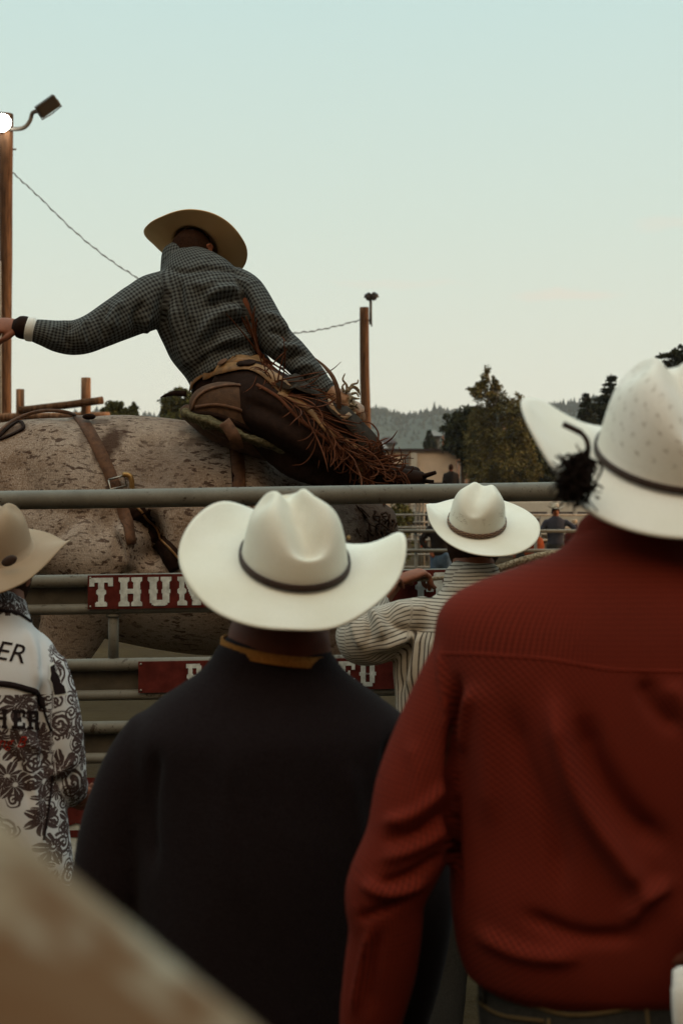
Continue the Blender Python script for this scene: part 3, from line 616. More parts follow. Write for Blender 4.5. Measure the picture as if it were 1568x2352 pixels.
def person(label, torso, arms, head, shirt, pants='jeans', cat='person', group=None, name='person', voxel=0.008, bvox=0.010, neck=None, neck_r=0.06, strokes=(), wr=(0.004, 14), seed=1, yaw=0, hy=(0, 0, 0), hs=1.0, hands=True, curl=35, legs=None, hair=True, skin='skin', split=None, mats=None, extra=None, garment_name='shirt', handd=None, palm=None, arm_shrink=0.66, hat_at=None, long_boots='leather', base=None):
    """torso: (u left, u right, v, depth Y, half thickness) from hem to neck; arms: (u, v, Y, radius) chains; head (u, v, Y)"""
    P = [W((a + b) / 2, v, Y) for a, b, v, Y, t in torso]; Rr = [((b - a) / 2 / F * Y, t) for a, b, v, Y, t in torso]
    hem = P[0]
    root = thing(name, label, cat, (base if base else (hem.x, hem.y, 0)), group)
    infos = []; sh = MB(); sh.add(*loft(P, Rr, (0, 1, 0), 36, 5, info=infos, pw=2.25))
    A = [[W(u, v, Y) for u, v, Y, r in a] for a in arms]; AR = [[r for u, v, Y, r in a] for a in arms]
    for p, r in zip(A, AR): sh.add(*loft(p, r, (0, 1, 0), 24, 5, info=infos))
    H = W(*head); Rm = rotm(*hy)
    if hat_at: Rm = hatm(*hat_at[1]); H = W(*hat_at[0]) + Vector(Rm @ np.array((0, 0, -0.064))); hs = 0.97
    # the body under the clothes: one continuous surface
    bd = MB(); bd.add(*loft(P[:-1], [(a * 0.84, b * 0.84) for a, b in Rr[:-1]], (0, 1, 0), 24, 4))
    nb = P[-1] if neck is None else W(*neck)
    bd.add(*loft([nb - Vector((0, 0, 0.10)), nb, H + Vector((0, -0.015, -0.05))], [neck_r * 0.80, neck_r, neck_r * 0.95], (0, 1, 0), 20, 4))
    head_shape(bd, H, Rm, hs)
    for i, (p, r) in enumerate(zip(A, AR)):
        bd.add(*loft(p, [q * arm_shrink for q in r[:-1]] + [min(r[-1] * 0.85, 0.027)], (0, 1, 0), 16, 4))
        if hands:
            d = (p[-1] - p[-2]).normalized() if handd is None or handd[i] is None else Vector(handd[i])
            q = (0, 1, 0.2) if palm is None else palm[i]
            e_ = p[-1] + d * 0.02; bd.add(*tube([p[-1] - d * 0.03, e_], 0.026, 12)); hand_shape(bd, e_, d, q, curl, 1.0, 1 if i == 0 else -1)
    if legs is None:
        zt = hem.z + 0.02
        cy, sy = math.cos(R(yaw)), math.sin(R(yaw)); legs = []
        for s in (-1, 1): legs.append([(hem.x + s * 0.085 * cy, hem.y - s * 0.085 * sy, zt), (hem.x + s * 0.10 * cy, hem.y + 0.01, zt * 0.53), (hem.x + s * 0.115 * cy, hem.y, 0.10)])
    for l in legs:
        bd.add(*loft(l, [0.082, 0.052, 0.036], (0, 1, 0), 18, 5))
        bd.add(*loft([l[-1], (l[-1][0] + 0.10 * math.sin(R(yaw)), l[-1][1] + 0.10 * math.cos(R(yaw)), 0.05)], [0.035, 0.03], (0, 0, 1), 12, 3))
    v, f, e = fuse(bd, bvox, 2 if bvox < 0.006 else 3); put('body', v, f, M[skin], root)
    so, sv, sf = garment(garment_name, root, sh, infos, M[shirt], voxel, 4, strokes, wr, seed, split, mats)
    pm = MB()
    w0 = Rr[0][0] * 0.90; pm.add(*loft([hem + Vector((0, 0, 0.035)), hem - Vector((0, 0, 0.08)), hem - Vector((0, 0, 0.18))], [(w0, Rr[0][1] * 0.9), (w0 * 1.0, Rr[0][1] * 1.0), (w0 * 0.9, Rr[0][1] * 0.85)], (0, 1, 0), 28, 4))
    for l in legs: pm.add(*loft(l, [0.105, 0.082, 0.070], (0, 1, 0), 22, 6))
    pinf = []
    loft([hem, hem - Vector((0, 0, 0.9))], [0.2, 0.2], info=pinf)
    po, pv, pf = garment('trousers', root, pm, pinf, M[pants], max(voxel, 0.010), 4, (), (0.004, 16), seed + 3)
    boots(root, [l[-1] for l in legs], yaw, long_boots)
    if hair: hair_cap(root, H, Rm, hs)
    if extra: extra(root, sv, sf)
    return root, H, (sv, sf), (pv, pf)
def bvh(v, f): return BVHTree.FromPolygons([tuple(p) for p in v], [tuple(int(i) for i in q) for q in f])
def onto(bv, u, v, lift=0.0):
    """point of a surface seen at photo units (u, v), with its normal"""
    o = Vector((0, 0, CZ)); d = (W(u, v, 1.0) - o).normalized(); h = bv.ray_cast(o, d)
    if h[0] is None: return None
    n = h[1] if h[1].dot(d) < 0 else -h[1]; return h[0] + n * lift, n
def lay(bv, pts, w, th, m, name, parent, lift=0.001, sub=4, dflt=None):
    C = catmull(np.array(pts, float), sub); P = []; N = []
    for u, v in C:
        r = onto(bv, u, v, lift)
        if r is None: 
            continue
        P.append(r[0]); N.append(r[1])
    if len(P) < 2: return None
    v, f = ribbon(P, w, th, N, 1); return put(name, v, f, m, parent)
# ---- lettering on a pixel-free grid of cells: western slab letters
def glyph(ch, nx=24, ny=30):
    g = np.zeros((ny, nx), bool)
    def r(x0, y0, x1, y1): g[int(round(y0 * ny)):int(round(y1 * ny)), int(round(x0 * nx)):int(round(x1 * nx))] = True
    def stem(x0, x1, y0=0.0, y1=1.0):
        r(x0, y0, x1, y1); r(x0 - 0.07, 0.44, x1 + 0.07, 0.56); r(x0 - 0.035, 0.40, x1 + 0.035, 0.60)
    def foot(x0, x1): r(x0, 0.0, x1, 0.15); r(x0 + 0.04, 0.15, x1 - 0.04, 0.18)
    def capt(x0, x1): r(x0, 0.85, x1, 1.0); r(x0 + 0.04, 0.82, x1 - 0.04, 0.85)
    if ch == 'T': stem(0.36, 0.64); r(0, 0.82, 1, 1); r(0, 0.70, 0.2, 1); r(0.8, 0.70, 1, 1); foot(0.25, 0.75)
    elif ch == 'H': stem(0.1, 0.36); stem(0.64, 0.9); r(0.3, 0.44, 0.7, 0.6); foot(0, 0.46); foot(0.54, 1); capt(0, 0.46); capt(0.54, 1)
    elif ch == 'U': stem(0.1, 0.36, 0.1); stem(0.64, 0.9, 0.1); r(0.16, 0.04, 0.84, 0.2); r(0.24, 0.0, 0.76, 0.08); capt(0, 0.45); capt(0.55, 1)
    elif ch == 'N':
        stem(0.08, 0.3); stem(0.7, 0.92); capt(0, 0.36); capt(0.58, 1); foot(0, 0.42)
        for i in range(ny):
            y = i / ny; x = 0.72 - 0.52 * y; r(x - 0.0, y, x + 0.24, y + 1.01 / ny)
        foot(0.64, 1)
    elif ch == 'M':
        stem(0.08, 0.28); stem(0.72, 0.92); capt(0, 0.3); capt(0.7, 1); foot(0, 0.38); foot(0.62, 1)
        for i in range(ny // 3, ny):
            y = i / ny; w = (1 - y) * 0.34; r(0.16 + w, y, 0.34 + w, y + 1.01 / ny); r(0.66 - w, y, 0.84 - w, y + 1.01 / ny)
    elif ch == 'D': stem(0.12, 0.38); r(0.1, 0.83, 0.8, 1); r(0.1, 0, 0.8, 0.17); r(0.66, 0.1, 0.92, 0.9); r(0.0, 0.83, 0.4, 1); r(0, 0, 0.4, 0.17); r(0.9, 0.42, 0.98, 0.58)
    elif ch == 'E': stem(0.12, 0.40); r(0, 0.83, 1, 1); r(0, 0, 1, 0.17); r(0.78, 0.68, 1, 1); r(0.78, 0, 1, 0.32); r(0.3, 0.43, 0.68, 0.57); r(0.58, 0.36, 0.7, 0.64)
    elif ch in 'PR':
        stem(0.12, 0.38); r(0, 0.83, 0.82, 1); r(0.64, 0.5, 0.92, 0.94); r(0.3, 0.42, 0.82, 0.56); foot(0, 0.5)
        if ch == 'R': r(0.6, 0.1, 0.84, 0.46); foot(0.58, 1)
    elif ch == 'O': r(0.08, 0.12, 0.36, 0.88); r(0.64, 0.12, 0.92, 0.88); r(0.2, 0.83, 0.8, 1); r(0.2, 0, 0.8, 0.17); r(0.0, 0.44, 0.1, 0.56); r(0.9, 0.44, 1, 0.56); r(0.4, 0.47, 0.46, 0.53); r(0.54, 0.47, 0.6, 0.53)
    return g
def grid_mesh(g, place, th):
    """cells -> raised mesh; place(x, y) gives the point on the face, th the vector of its thickness"""
    ny, nx = g.shape; idx = {}; V = []; Fc = []; t = Vector(th)
    def vi(i, j, k):
        if (i, j, k) not in idx: idx[(i, j, k)] = len(V); p = place(j / nx, i / ny); V.append(tuple(p + t) if k else tuple(p))
        return idx[(i, j, k)]
    for i in range(ny):
        for j in range(nx):
            if not g[i, j]: continue
            Fc.append((vi(i, j, 1), vi(i, j + 1, 1), vi(i + 1, j + 1, 1), vi(i + 1, j, 1)))
            for di, dj, a, b in ((-1, 0, (i, j), (i, j + 1)), (1, 0, (i + 1, j + 1), (i + 1, j)), (0, -1, (i + 1, j), (i, j)), (0, 1, (i, j + 1), (i + 1, j + 1))):
                ii, jj = i + di, j + dj
                if not (0 <= ii < ny and 0 <= jj < nx and g[ii, jj]): Fc.append((vi(*a, 0), vi(*b, 0), vi(*b, 1), vi(*a, 1)))
    return np.array(V), Fc
def text_mesh(s, size, shear=0.0, ext=0.0):
    c = bpy.data.curves.new('t', 'FONT'); c.body = s; c.size = size; c.shear = shear; c.extrude = ext; c.resolution_u = 3
    o = link(bpy.data.objects.new('t', c)); dg = bpy.context.evaluated_depsgraph_get(); me = o.evaluated_get(dg).to_mesh()
    v = np.empty(len(me.vertices) * 3); me.vertices.foreach_get('co', v); v = v.reshape(-1, 3); f = [tuple(p.vertices) for p in me.polygons]
    o.evaluated_get(dg).to_mesh_clear(); bpy.data.objects.remove(o); bpy.data.curves.remove(c); return v, f
# ================================================================== THE SETTING
HAZE_TOP = 150
def grid_sheet(x0, x1, y0, y1, nx, ny, zf):
    X, Y = np.meshgrid(np.linspace(x0, x1, nx), np.linspace(y0, y1, ny)); v = np.stack([X, Y, zf(X, Y)], 2).reshape(-1, 3)
    f = [(j * nx + i, j * nx + i + 1, (j + 1) * nx + i + 1, (j + 1) * nx + i) for j in range(ny - 1) for i in range(nx - 1)]; return v, f
gv, gf = grid_sheet(-1500, 1500, -300, 3000, 60, 60, lambda X, Y: 0 * X)
tag(put('ground', gv, gf, M['dirt'], smooth=False, origin=(0, 0, 0)), kind='structure')
# wooded hills far behind the fairground
def ridge(u):
    return 949 + 6 * np.sin(u / 47.0) + 4 * np.sin(u / 21.0 + 1) + np.where(u > 1100, -np.clip((u - 1100) / 250, 0, 1) * 26, 0) + np.clip((750 - u) / 300, 0, 1) * 6 - np.exp(-((u - 985) / 40) ** 2) * 5
D = 1400.0; us = np.linspace(-2500, 4100, 420)
hv = []; rows = ((900, 0.0), (1000, 0.18), (1150, 0.55), (1290, 0.88), (1400, 1.0), (1600, 0.7), (1900, 0.0))
for Yr, q in rows:
    x = (us - 784) / F * Yr; zt = (1176 - ridge(us)) / F * 1400 + CZ
    hv.append(np.stack([x, np.full_like(x, Yr), zt * q + (vnoise(np.stack([x, x * 0 + Yr, x * 0], 1), 0.02, 4) * 4 if 0 < q < 1 else 0)], 1))
nu = len(us); hf = [(j * nu + i, j * nu + i + 1, (j + 1) * nu + i + 1, (j + 1) * nu + i) for j in range(len(rows) - 1) for i in range(nu - 1)]
tag(put('hills', np.concatenate(hv), hf, M['forest'], origin=(0, 1400, 0)), kind='structure')
# the conifer wood on the hills: one mass of crowns
wm = MB(); rs = np.random.RandomState(3)
def cone(x, y, z, h, r, n=6):
    a = np.linspace(0, 2 * np.pi, n, endpoint=False) + rs.uniform(0, 1); v = [(x, y, z + h)]
    for q, (hh, rr) in enumerate(((0.62, 0.42), (0.56, 0.6), (0.30, 0.72), (0.25, 0.95), (0.0, 1.0))):
        for t in a: v.append((x + r * rr * math.cos(t + q * 0.4), y + r * rr * math.sin(t + q * 0.4), z + h * hh))
    f = [(0, 1 + j, 1 + (j + 1) % n) for j in range(n)]
    for q in range(4): f += [(1 + q * n + j, 1 + (q + 1) * n + j, 1 + (q + 1) * n + (j + 1) % n, 1 + q * n + (j + 1) % n) for j in range(n)]
    return v, f
for i in range(3800):
    u = rs.uniform(-700, 2900) if i % 3 else rs.uniform(560, 1700); q = rs.uniform(0.2, 1.0) ** 0.6; Yr = 1000 + 400 * q
    ht = ((1176 - ridge(np.array(u))) / F * 1400 + CZ) * np.interp(Yr, [900, 1000, 1150, 1290, 1400], [0, .18, .55, .88, 1.0])
    h = rs.uniform(5, 10); wm.add(*cone((u - 784) / F * Yr, Yr, ht - 3, h, rs.uniform(2.4, 3.6)))
for u, e in ((997, 22), (1008, 15), (905, 12), (875, 10), (956, 8), (828, 10), (842, 7), (1020, 9), (1293, 16), (1305, 12), (1318, 18), (1330, 14), (1341, 22), (1352, 12), (1310, 16), (820, 10), (851, 5), (930, 6), (890, 7), (1278, 8), (1286, 12)):
    zt = (1176 - ridge(np.array(float(u)))) / F * 1400 + CZ; wm.add(*cone((u - 784) / F * 1400, 1400, zt - 6, 7 + e / F * 1400 * 1.0, 2.7 + e * 0.05))
tag(wm.put('forest', M['forest'], smooth=False, origin=(0, 1300, 0)), 'hazy conifer forest covering the far blue hill', 'forest', kind='stuff')

# ---- trees
def tree(label, base, trunk, blobs, n, leaf, mleaf, mbark='bark', name='tree', limbs=(), seed=1, group=None, trunk_r=(0.16, 0.03), flat=0.55, droop=0.0, shell=0.5):
    """trunk: list of world points; blobs: (u, v, ru, rv, Y)"""
    rs = np.random.RandomState(seed); root = thing(name, label, 'tree', base, group); mb = MB()
    tp = [base] + list(trunk); mb.add(*tube(tp, list(np.linspace(trunk_r[0], trunk_r[1], len(tp))), 10, 4))
    C = []
    for (u, v, ru, rv, Y) in blobs:
        c = W(u, v, Y); C.append((c, ru / F * Y, rv / F * Y))
    for c, a, b in C:
        k = min(range(len(tp)), key=lambda i: (Vector(tp[i]) - c).length); s = Vector(tp[max(0, k - 1)]) if len(tp) > 1 else Vector(tp[0]); mid = (s + c) / 2 + Vector((0, 0, 0.15))
        mb.add(*tube([s, mid, c], [trunk_r[1] * 1.3, trunk_r[1], trunk_r[1] * 0.4], 6, 3))
    mb.put('trunk', M[mbark], root)
    w = np.array([a * a * b for c, a, b in C]) ** 0.75; w /= w.sum(); V = []
    for (c, a, b), k in zip(C, (w * n).astype(int) + 30):
        # clumps inside each mass leave gaps between them
        nc = max(6, k // 38); d = nrm(rs.normal(size=(nc, 3))); rr = rs.uniform(shell ** 3, 1, (nc, 1)) ** (1 / 3); cl = d * rr * np.array((a, a, b)) * 0.92
        idx = rs.randint(0, nc, k); p = cl[idx] + rs.normal(size=(k, 3)) * np.array((a, a, b)) * 0.13 
        p[:, 2] -= droop * np.abs(rs.normal(size=k)) * b
        p += np.array(tuple(c)); s = leaf * rs.uniform(0.6, 1.3, (k, 1)); x = nrm(rs.normal(size=(k, 3))); y = nrm(np.cross(x, rs.normal(size=(k, 3))))
        V.append(np.stack([p - x * s - y * s * flat * 0.2, p - y * s * flat, p + x * s, p + y * s * flat], 1).reshape(-1, 3))
    V = np.concatenate(V); k = len(V) // 4; put('crown', V, [(4 * i, 4 * i + 1, 4 * i + 2, 4 * i + 3) for i in range(k)], M[mleaf], root, smooth=False)
    return root
def gp(u, Y): p = W(u, 1176, Y); return Vector((p.x, Y, 0))
# weeping birch
b = gp(1120, 70)
tree('tall loose weeping birch with pale trunk in front of the wood fence', b, [W(1112, 1080, 70), W(1152, 1010, 70), W(1148, 950, 70), W(1125, 880, 70), W(1118, 848, 70)],
     [(1119, 866, 17, 28, 70), (1100, 882, 20, 12, 70), (1140, 885, 18, 16, 70), (1108, 903, 32, 22, 70), (1140, 905, 30, 24, 70.3), (1090, 893, 18, 8, 70), (1180, 918, 26, 18, 70), (1155, 945, 38, 26, 70), (1110, 950, 38, 30, 70.4), (1200, 942, 22, 24, 69.6),
      (1185, 985, 34, 34, 69.7), (1135, 1000, 40, 40, 70), (1095, 1010, 34, 42, 70), (1210, 1010, 26, 50, 69.6), (1165, 1050, 50, 50, 69.6), (1105, 1070, 36, 40, 69.8), (1215, 1075, 30, 36, 69.6)], 21000, 0.070, 'leaf_birch', 'birch', seed=5, trunk_r=(0.13, 0.03), droop=0.3, shell=0.35)
tree('round dark broadleaf tree left of the weeping birch', gp(1060, 76), [W(1062, 1060, 76), W(1065, 985, 76)],
     [(1060, 975, 44, 36, 76), (1035, 990, 26, 24, 76), (1085, 955, 34, 24, 76), (1062, 1020, 46, 36, 76), (1090, 1040, 40, 60, 76), (1048, 965, 16, 18, 76), (1105, 995, 36, 40, 76)], 16000, 0.10, 'leaf_dark', seed=6)
tree('dense dark trees filling the gap behind the birch', gp(1180, 80), [W(1180, 1060, 80), W(1180, 1000, 80)],
     [(1150, 1060, 60, 60, 80), (1210, 1050, 50, 60, 80), (1190, 990, 50, 30, 80), (1240, 1085, 50, 50, 80), (1130, 1100, 50, 30, 80)], 11000, 0.14, 'leaf_dark', seed=16, shell=0.2)
def conifer(label, base, u, vtop, vbot, wpx, Y, seed, n=9000):
    rs = np.random.RandomState(seed); root = thing('conifer_tree', label, 'tree', base); top = W(u, vtop, Y); mb = MB(); mb.add(*tube([base, top], [0.28, 0.02], 10))
    V = []; H = top.z - 0.6; L = max(22, int(H * 3.0)); R0 = wpx / F * Y
    for i in range(L):
        t = (i + rs.uniform(-0.3, 0.3)) / L; z = top.z - 0.15 - t * H * (vbot - vtop) / F * Y / H; rr = R0 * (0.07 + 0.93 * t) * rs.uniform(0.6, 1.12)
        for q in range(7):
            a = rs.uniform(0, 6.28); e = rr * rs.uniform(0.7, 1.1); d = Vector((math.cos(a), math.sin(a), 0)); tip = Vector((top.x, Y, z)) + d * e + Vector((0, 0, 0.10 * e - 0.06))
            mb.add(*tube([(base.x, Y, z), tip], [0.02, 0.006], 4)); k = int(6 + n * e / (L * 7 * R0 * 0.55)); s = rs.uniform(0.1, 1.05, (k, 1))
            p = np.array((top.x, Y, z)) + s * np.array(tuple(tip - Vector((top.x, Y, z)))) + rs.normal(size=(k, 3)) * np.array((0.16, 0.16, 0.09)) * (0.4 + 0.8 * (1 - s)) * min(1.3, 0.4 + e * 0.6)
            x = nrm(rs.normal(size=(k, 3)) + np.array(tuple(d)) * 1.4); y = nrm(np.cross(x, rs.normal(size=(k, 3)))); w = 0.10 * rs.uniform(0.6, 1.3, (k, 1))
            V.append(np.stack([p - x * w, p - y * w * 0.4, p + x * w, p + y * w * 0.4], 1).reshape(-1, 3))
    mb.put('trunk', M['bark'], root); V = np.concatenate(V); k = len(V) // 4
    put('crown', V, [(4 * i, 4 * i + 1, 4 * i + 2, 4 * i + 3) for i in range(k)], M['leaf_conifer'], root, smooth=False); return root
conifer('dark conifer rising between the red man\'s hat brim and crown', gp(1402, 75), 1402, 858, 1080, 150, 75, 4, 34000)
conifer('second dark conifer, lower, left of the taller one behind the hat', gp(1352, 72), 1345, 902, 1080, 100, 72, 9, 20000)
tree('large dark tree at the right edge above the vented hat', gp(1585, 52), [W(1580, 1000, 52), W(1575, 850, 52)], [(1570, 815, 34, 24, 52), (1530, 822, 24, 10, 52), (1600, 850, 60, 40, 52), (1556, 845, 40, 22, 52), (1600, 940, 70, 60, 52)], 16000, 0.07, 'leaf_conifer', seed=12)
tree('sunlit leafy tree behind the horse\'s rump beside the log frame', gp(278, 60), [W(278, 1000, 60)], [(262, 945, 26, 22, 60), (300, 948, 20, 22, 60), (283, 975, 42, 30, 60), (240, 950, 14, 14, 60), (308, 938, 8, 14, 60)], 7000, 0.085, 'leaf_bush', seed=21)
tree('darker leafy tree partly hidden behind the rider\'s saddle', gp(405, 60), [W(405, 1000, 60)], [(395, 930, 26, 34, 60), (420, 915, 28, 26, 60), (385, 950, 22, 26, 60), (415, 965, 44, 30, 60)], 6000, 0.085, 'leaf_bush', seed=22)
# ---- warehouse, wood fence, far buildings
bx = gp(900, 78); wh = thing('warehouse', 'low white block warehouse with dark flat roof behind the arena', 'building', (bx.x, 80, 0))
x0, x1 = W(560, 0, 76).x, W(1047, 0, 76).x; zt = W(0, 1036, 76).z
put('wall', *box(((x0 + x1) / 2, 81, zt / 2), (x1 - x0, 10, zt)), M['wall_white'], wh, smooth=False)
put('roof', *box(((x0 + x1) / 2, 81, zt + 0.06), (x1 - x0 + 0.3, 10.3, 0.12)), M['roof_dark'], wh, smooth=False)
for ud in (1000,):
    p = W(ud, 0, 76); f_ = put('door', *box((p.x, 75.97, 1.6), (0.75, 0.1, 3.2)), M['roof_dark'], wh, smooth=False)
for ud, m_ in ((932, 'wall_grey'), (950, 'white_paint')):
    p = W(ud, 0, 75.9); put('downpipe' if ud == 932 else 'pilaster', *box((p.x, 75.88, zt / 2 - 0.05), (0.30 if ud == 932 else 0.33, 0.2, zt - 0.14)), M[m_], wh, smooth=False)
def slat_fence(label, u0, u1, Y, v0, m, n):
    xa, xb = W(u0, 0, Y).x, W(u1, 0, Y).x; z = W(0, v0, Y).z; r = thing('slat_fence', label, 'fence', ((xa + xb) / 2, Y, 0)); mb = MB()
    for i in range(n):
        x = xa + (xb - xa) * (i + 0.5) / n; mb.add(*box((x, Y, z / 2 + rs.uniform(-.03, .03)), ((xb - xa) / n * 0.72, 0.05, z), (0, 0, rs.uniform(-.02, .02))))
    mb.put('slats', M[m], r, smooth=False)
    for q in (0.3, 0.93): put('rail', *box(((xa + xb) / 2, Y + 0.07, z * q), (xb - xa, 0.08, 0.12)), M[m], r, smooth=False)
slat_fence('tall cedar slat screen catching orange light behind the birch', 1014, 1290, 88, 1001, 'fence_wood', 46)
def shed(label, u0, u1, Y, v0, m, roof, hip=0.5, dep=8):
    xa, xb = W(u0, 0, Y).x, W(u1, 0, Y).x; z = W(0, v0, Y).z; r = thing('house', label, 'building', ((xa + xb) / 2, Y + dep / 2, 0))
    put('wall', *box(((xa + xb) / 2, Y + dep / 2, (z - hip) / 2), (xb - xa, dep, z - hip)), M[m], r, smooth=False)
    xm = (xa + xb) / 2; zz = z - hip; e = 0.4
    v = [(xa - e, Y - e, zz), (xb + e, Y - e, zz), (xb + e, Y + dep + e, zz), (xa - e, Y + dep + e, zz), (xm - (xb - xa) * .2, Y + dep / 2, z), (xm + (xb - xa) * .2, Y + dep / 2, z)]
    put('roof', v, [(0, 1, 5, 4), (1, 2, 5), (2, 3, 4, 5), (3, 0, 4), (3, 2, 1, 0)], M[roof], r, smooth=False)
    for k in (0.3, 0.7): put('window', *box((xa + (xb - xa) * k, Y - 0.03, zz * 0.72), ((xb - xa) * 0.14, 0.08, 1.2)), M['glass'], r, smooth=False)
shed('small beige far house with hipped roof right of the lit pole', 858, 884, 170, 1007, 'wall_white', 'wall_grey', 1.2)
shed('grey far house with stepped roof above the warehouse', 872, 906, 190, 1000, 'wall_grey', 'roof_dark', 1.0)
shed('grey block house beside the round dark tree', 990, 1010, 150, 984, 'wall_grey', 'wall_grey', 0.8)
tree('small dark tree in front of the grey block house', gp(985, 140), [W(985, 1040, 140)], [(985, 1005, 8, 18, 140), (990, 1022, 12, 16, 140), (978, 1025, 8, 12, 140)], 2500, 0.16, 'leaf_dark', seed=31)
# ---- wooden light poles
pb = W(12, 1176, 31); pole1 = thing('light_pole', 'tall weathered wooden light pole at the left edge with lit floodlight', 'light pole', (pb.x, 31, 0))
v, f = tube([(W(13, 0, 31).x, 31, 0), W(13, 980, 31), W(14, 600, 31), W(15, 300, 31), W(15, 262, 31)], [0.145, 0.13, 0.137, 0.15, 0.15], 24, 6); n_ = nrm(v - np.array((W(14, 0, 31).x, 31, 0)) * np.array((1, 1, 0)) - np.stack([0 * v[:, 0], 0 * v[:, 0], v[:, 2]], 1)); v = v + n_ * (0.006 * vnoise(v * np.array((6, 6, 0.8)), 3, 2))[:, None]
put('pole', v, f, M['pole'], pole1)
put('conduit', *tube([W(1.5, 600, 30.86), W(2.5, 800, 30.86), W(3, 990, 30.86), (W(3, 0, 30.86).x, 30.86, 0)], 0.018, 8), M['pipe_far'], pole1)
arm = put('lamp_arm', *tube([W(16, 296, 30.9), W(45, 296, 30.9), W(60, 290, 30.9), W(70, 276, 30.9), W(74, 262, 30.9), W(79, 257, 30.9), W(92, 254, 30.9)], 0.045, 12, 4), M['lamp_body'], pole1)
put('bolt', *tube([W(26, 343, 31), W(38, 343, 31)], 0.02, 8), M['lamp_body'], pole1)
def flood(parent, c, w, h, d, rot, on, fins=9):
    c = Vector(c); Rm = Euler(rot).to_matrix(); mb = MB(); mb.add(*box(c, (w, d, h), rot, 0.015))
    for i in range(fins):
        x = (i / (fins - 1) - 0.5) * w * 0.9; mb.add(*box(c + Rm @ Vector((x, d * 0.75, 0)), (0.012, d * 0.6, h * 0.9), rot))
    mb.add(*box(c + Rm @ Vector((0, d * 1.1, -h * 0.2)), (w * 0.35, d * 0.5, h * 0.35), rot, 0.01)); l = mb.put('floodlight', M['lamp_body'], parent, smooth=False)
    put('lens', *box(c + Rm @ Vector((0, -d * 0.5 - 0.004, 0)), (w * 0.86, 0.012, h * 0.84), rot, 0.004), M['lamp_on' if on else 'lamp_off'], l, smooth=False)
    mb = MB()
    for s in (-1, 1): mb.add(*tube([c + Rm @ Vector((s * (w / 2 + 0.01), 0, 0)), c + Rm @ Vector((s * (w / 2 + 0.01), 0, -h * 0.6)), c + Rm @ Vector((0, 0.0, -h * 0.66))], 0.014, 6))
    mb.put('bracket', M['lamp_body'], l); return l
flood(pole1, W(110, 244, 30.9), 0.50, 0.28, 0.13, (R(28), R(-38), R(12)), False)
fl = put('floodlight', *loft([W(3, 279, 30.95), W(3, 281, 30.8), W(3, 282, 30.70)], [.10, .17, .185], (0, 0, 1), 32, 4), M['lamp_body'], pole1); put('lens', *ellipsoid(W(4, 282, 30.63), (.205, .06, .195), None, 32, 16), M['lamp_on'], fl)
put('bracket', *tube([W(4, 268, 30.9), W(2, 258, 30.95), W(8, 262, 31)], .02, 8, 3), M['lamp_body'], pole1)
pole2 = thing('light_pole', 'shorter sunlit wooden pole with small twin lamp beside the rider\'s hand', 'light pole', (W(838, 0, 35).x, 35, 0))
v, f = tube([(W(841, 0, 35).x, 35, 0), W(840, 1000, 35), W(837, 850, 35), W(836, 706, 35)], [0.15, 0.128, 0.118, 0.113], 22, 8); v = v + (nrm(v - np.array((W(838, 0, 35).x, 35, 0))) * np.array((1, 1, 0))) * (0.005 * vnoise(v * np.array((6, 6, 0.8)), 3, 5))[:, None]
put('pole', v, f, M['pole'], pole2)
put('lamp_arm', *tube([W(851, 745, 34.85), W(851, 684, 34.85)], 0.035, 8), M['lamp_body'], pole2)
put('bracket', *tube([W(846, 735, 34.9), W(853, 742, 34.85), W(853, 750, 34.85)], 0.02, 8), M['lamp_body'], pole2)
flood(pole2, W(845, 679, 34.8), 0.13, 0.14, 0.10, (R(-55), R(10), R(-60)), False, 4); flood(pole2, W(860, 678, 34.8), 0.13, 0.14, 0.10, (R(-55), R(-10), R(60)), False, 4)
# the cable between the poles
cp = [W(29, 396, 31), W(90, 452, 31.5), W(170, 530, 32), W(250, 595, 32.5), W(326, 645, 33), W(420, 705, 33.3), W(520, 748, 33.7), W(600, 763, 34), W(690, 764, 34.3), W(760, 752, 34.6), W(826, 735, 34.9)]
C = catmull(np.array([tuple(p) for p in cp]), 14); C[:, 2] += 0.012 * np.sin(np.arange(len(C)) * 1.9); mbw = MB(); mbw.add(*tube(C, 0.011, 5)); C2 = C.copy(); C2[:, 2] += 0.022 * np.sin(np.arange(len(C)) * 0.9); mbw.add(*tube(C2, 0.007, 5))
tag(mbw.put('cable', M['wire']), 'thin sagging cable strung between the two light poles', 'cable')
# ---- log frame
lf = thing('log_frame', 'log gate frame of two posts and crossed rails behind the horse', 'log frame', (W(120, 0, 26).x, 26, 0)); LY = 26
def wob_log(P, r, sd):
    v, f = tube(P, r, 16, 6); return v + 0.004 * np.stack([vnoise(v, 9, sd), vnoise(v, 9, sd + 1), vnoise(v, 9, sd + 2)], 1), f
for u, v0, r in ((47, 894, 9.5), (198, 868, 11)):
    p = W(u, v0, LY); put('post', *wob_log([(p.x, LY, 0), (p.x, LY, p.z / 2), p], r / F * LY, int(u)), M['log'], lf)
put('rail', *wob_log([W(45, 943, LY - .16), W(140, 932, LY - .18), W(237, 919, LY - .2)], 8.8 / F * LY, 3), M['pole'], lf)
put('rail', *wob_log([W(-120, 963, LY + .16), W(60, 958, LY + .16), W(252, 956, LY + .16)], 10 / F * LY, 5), M['log'], lf)
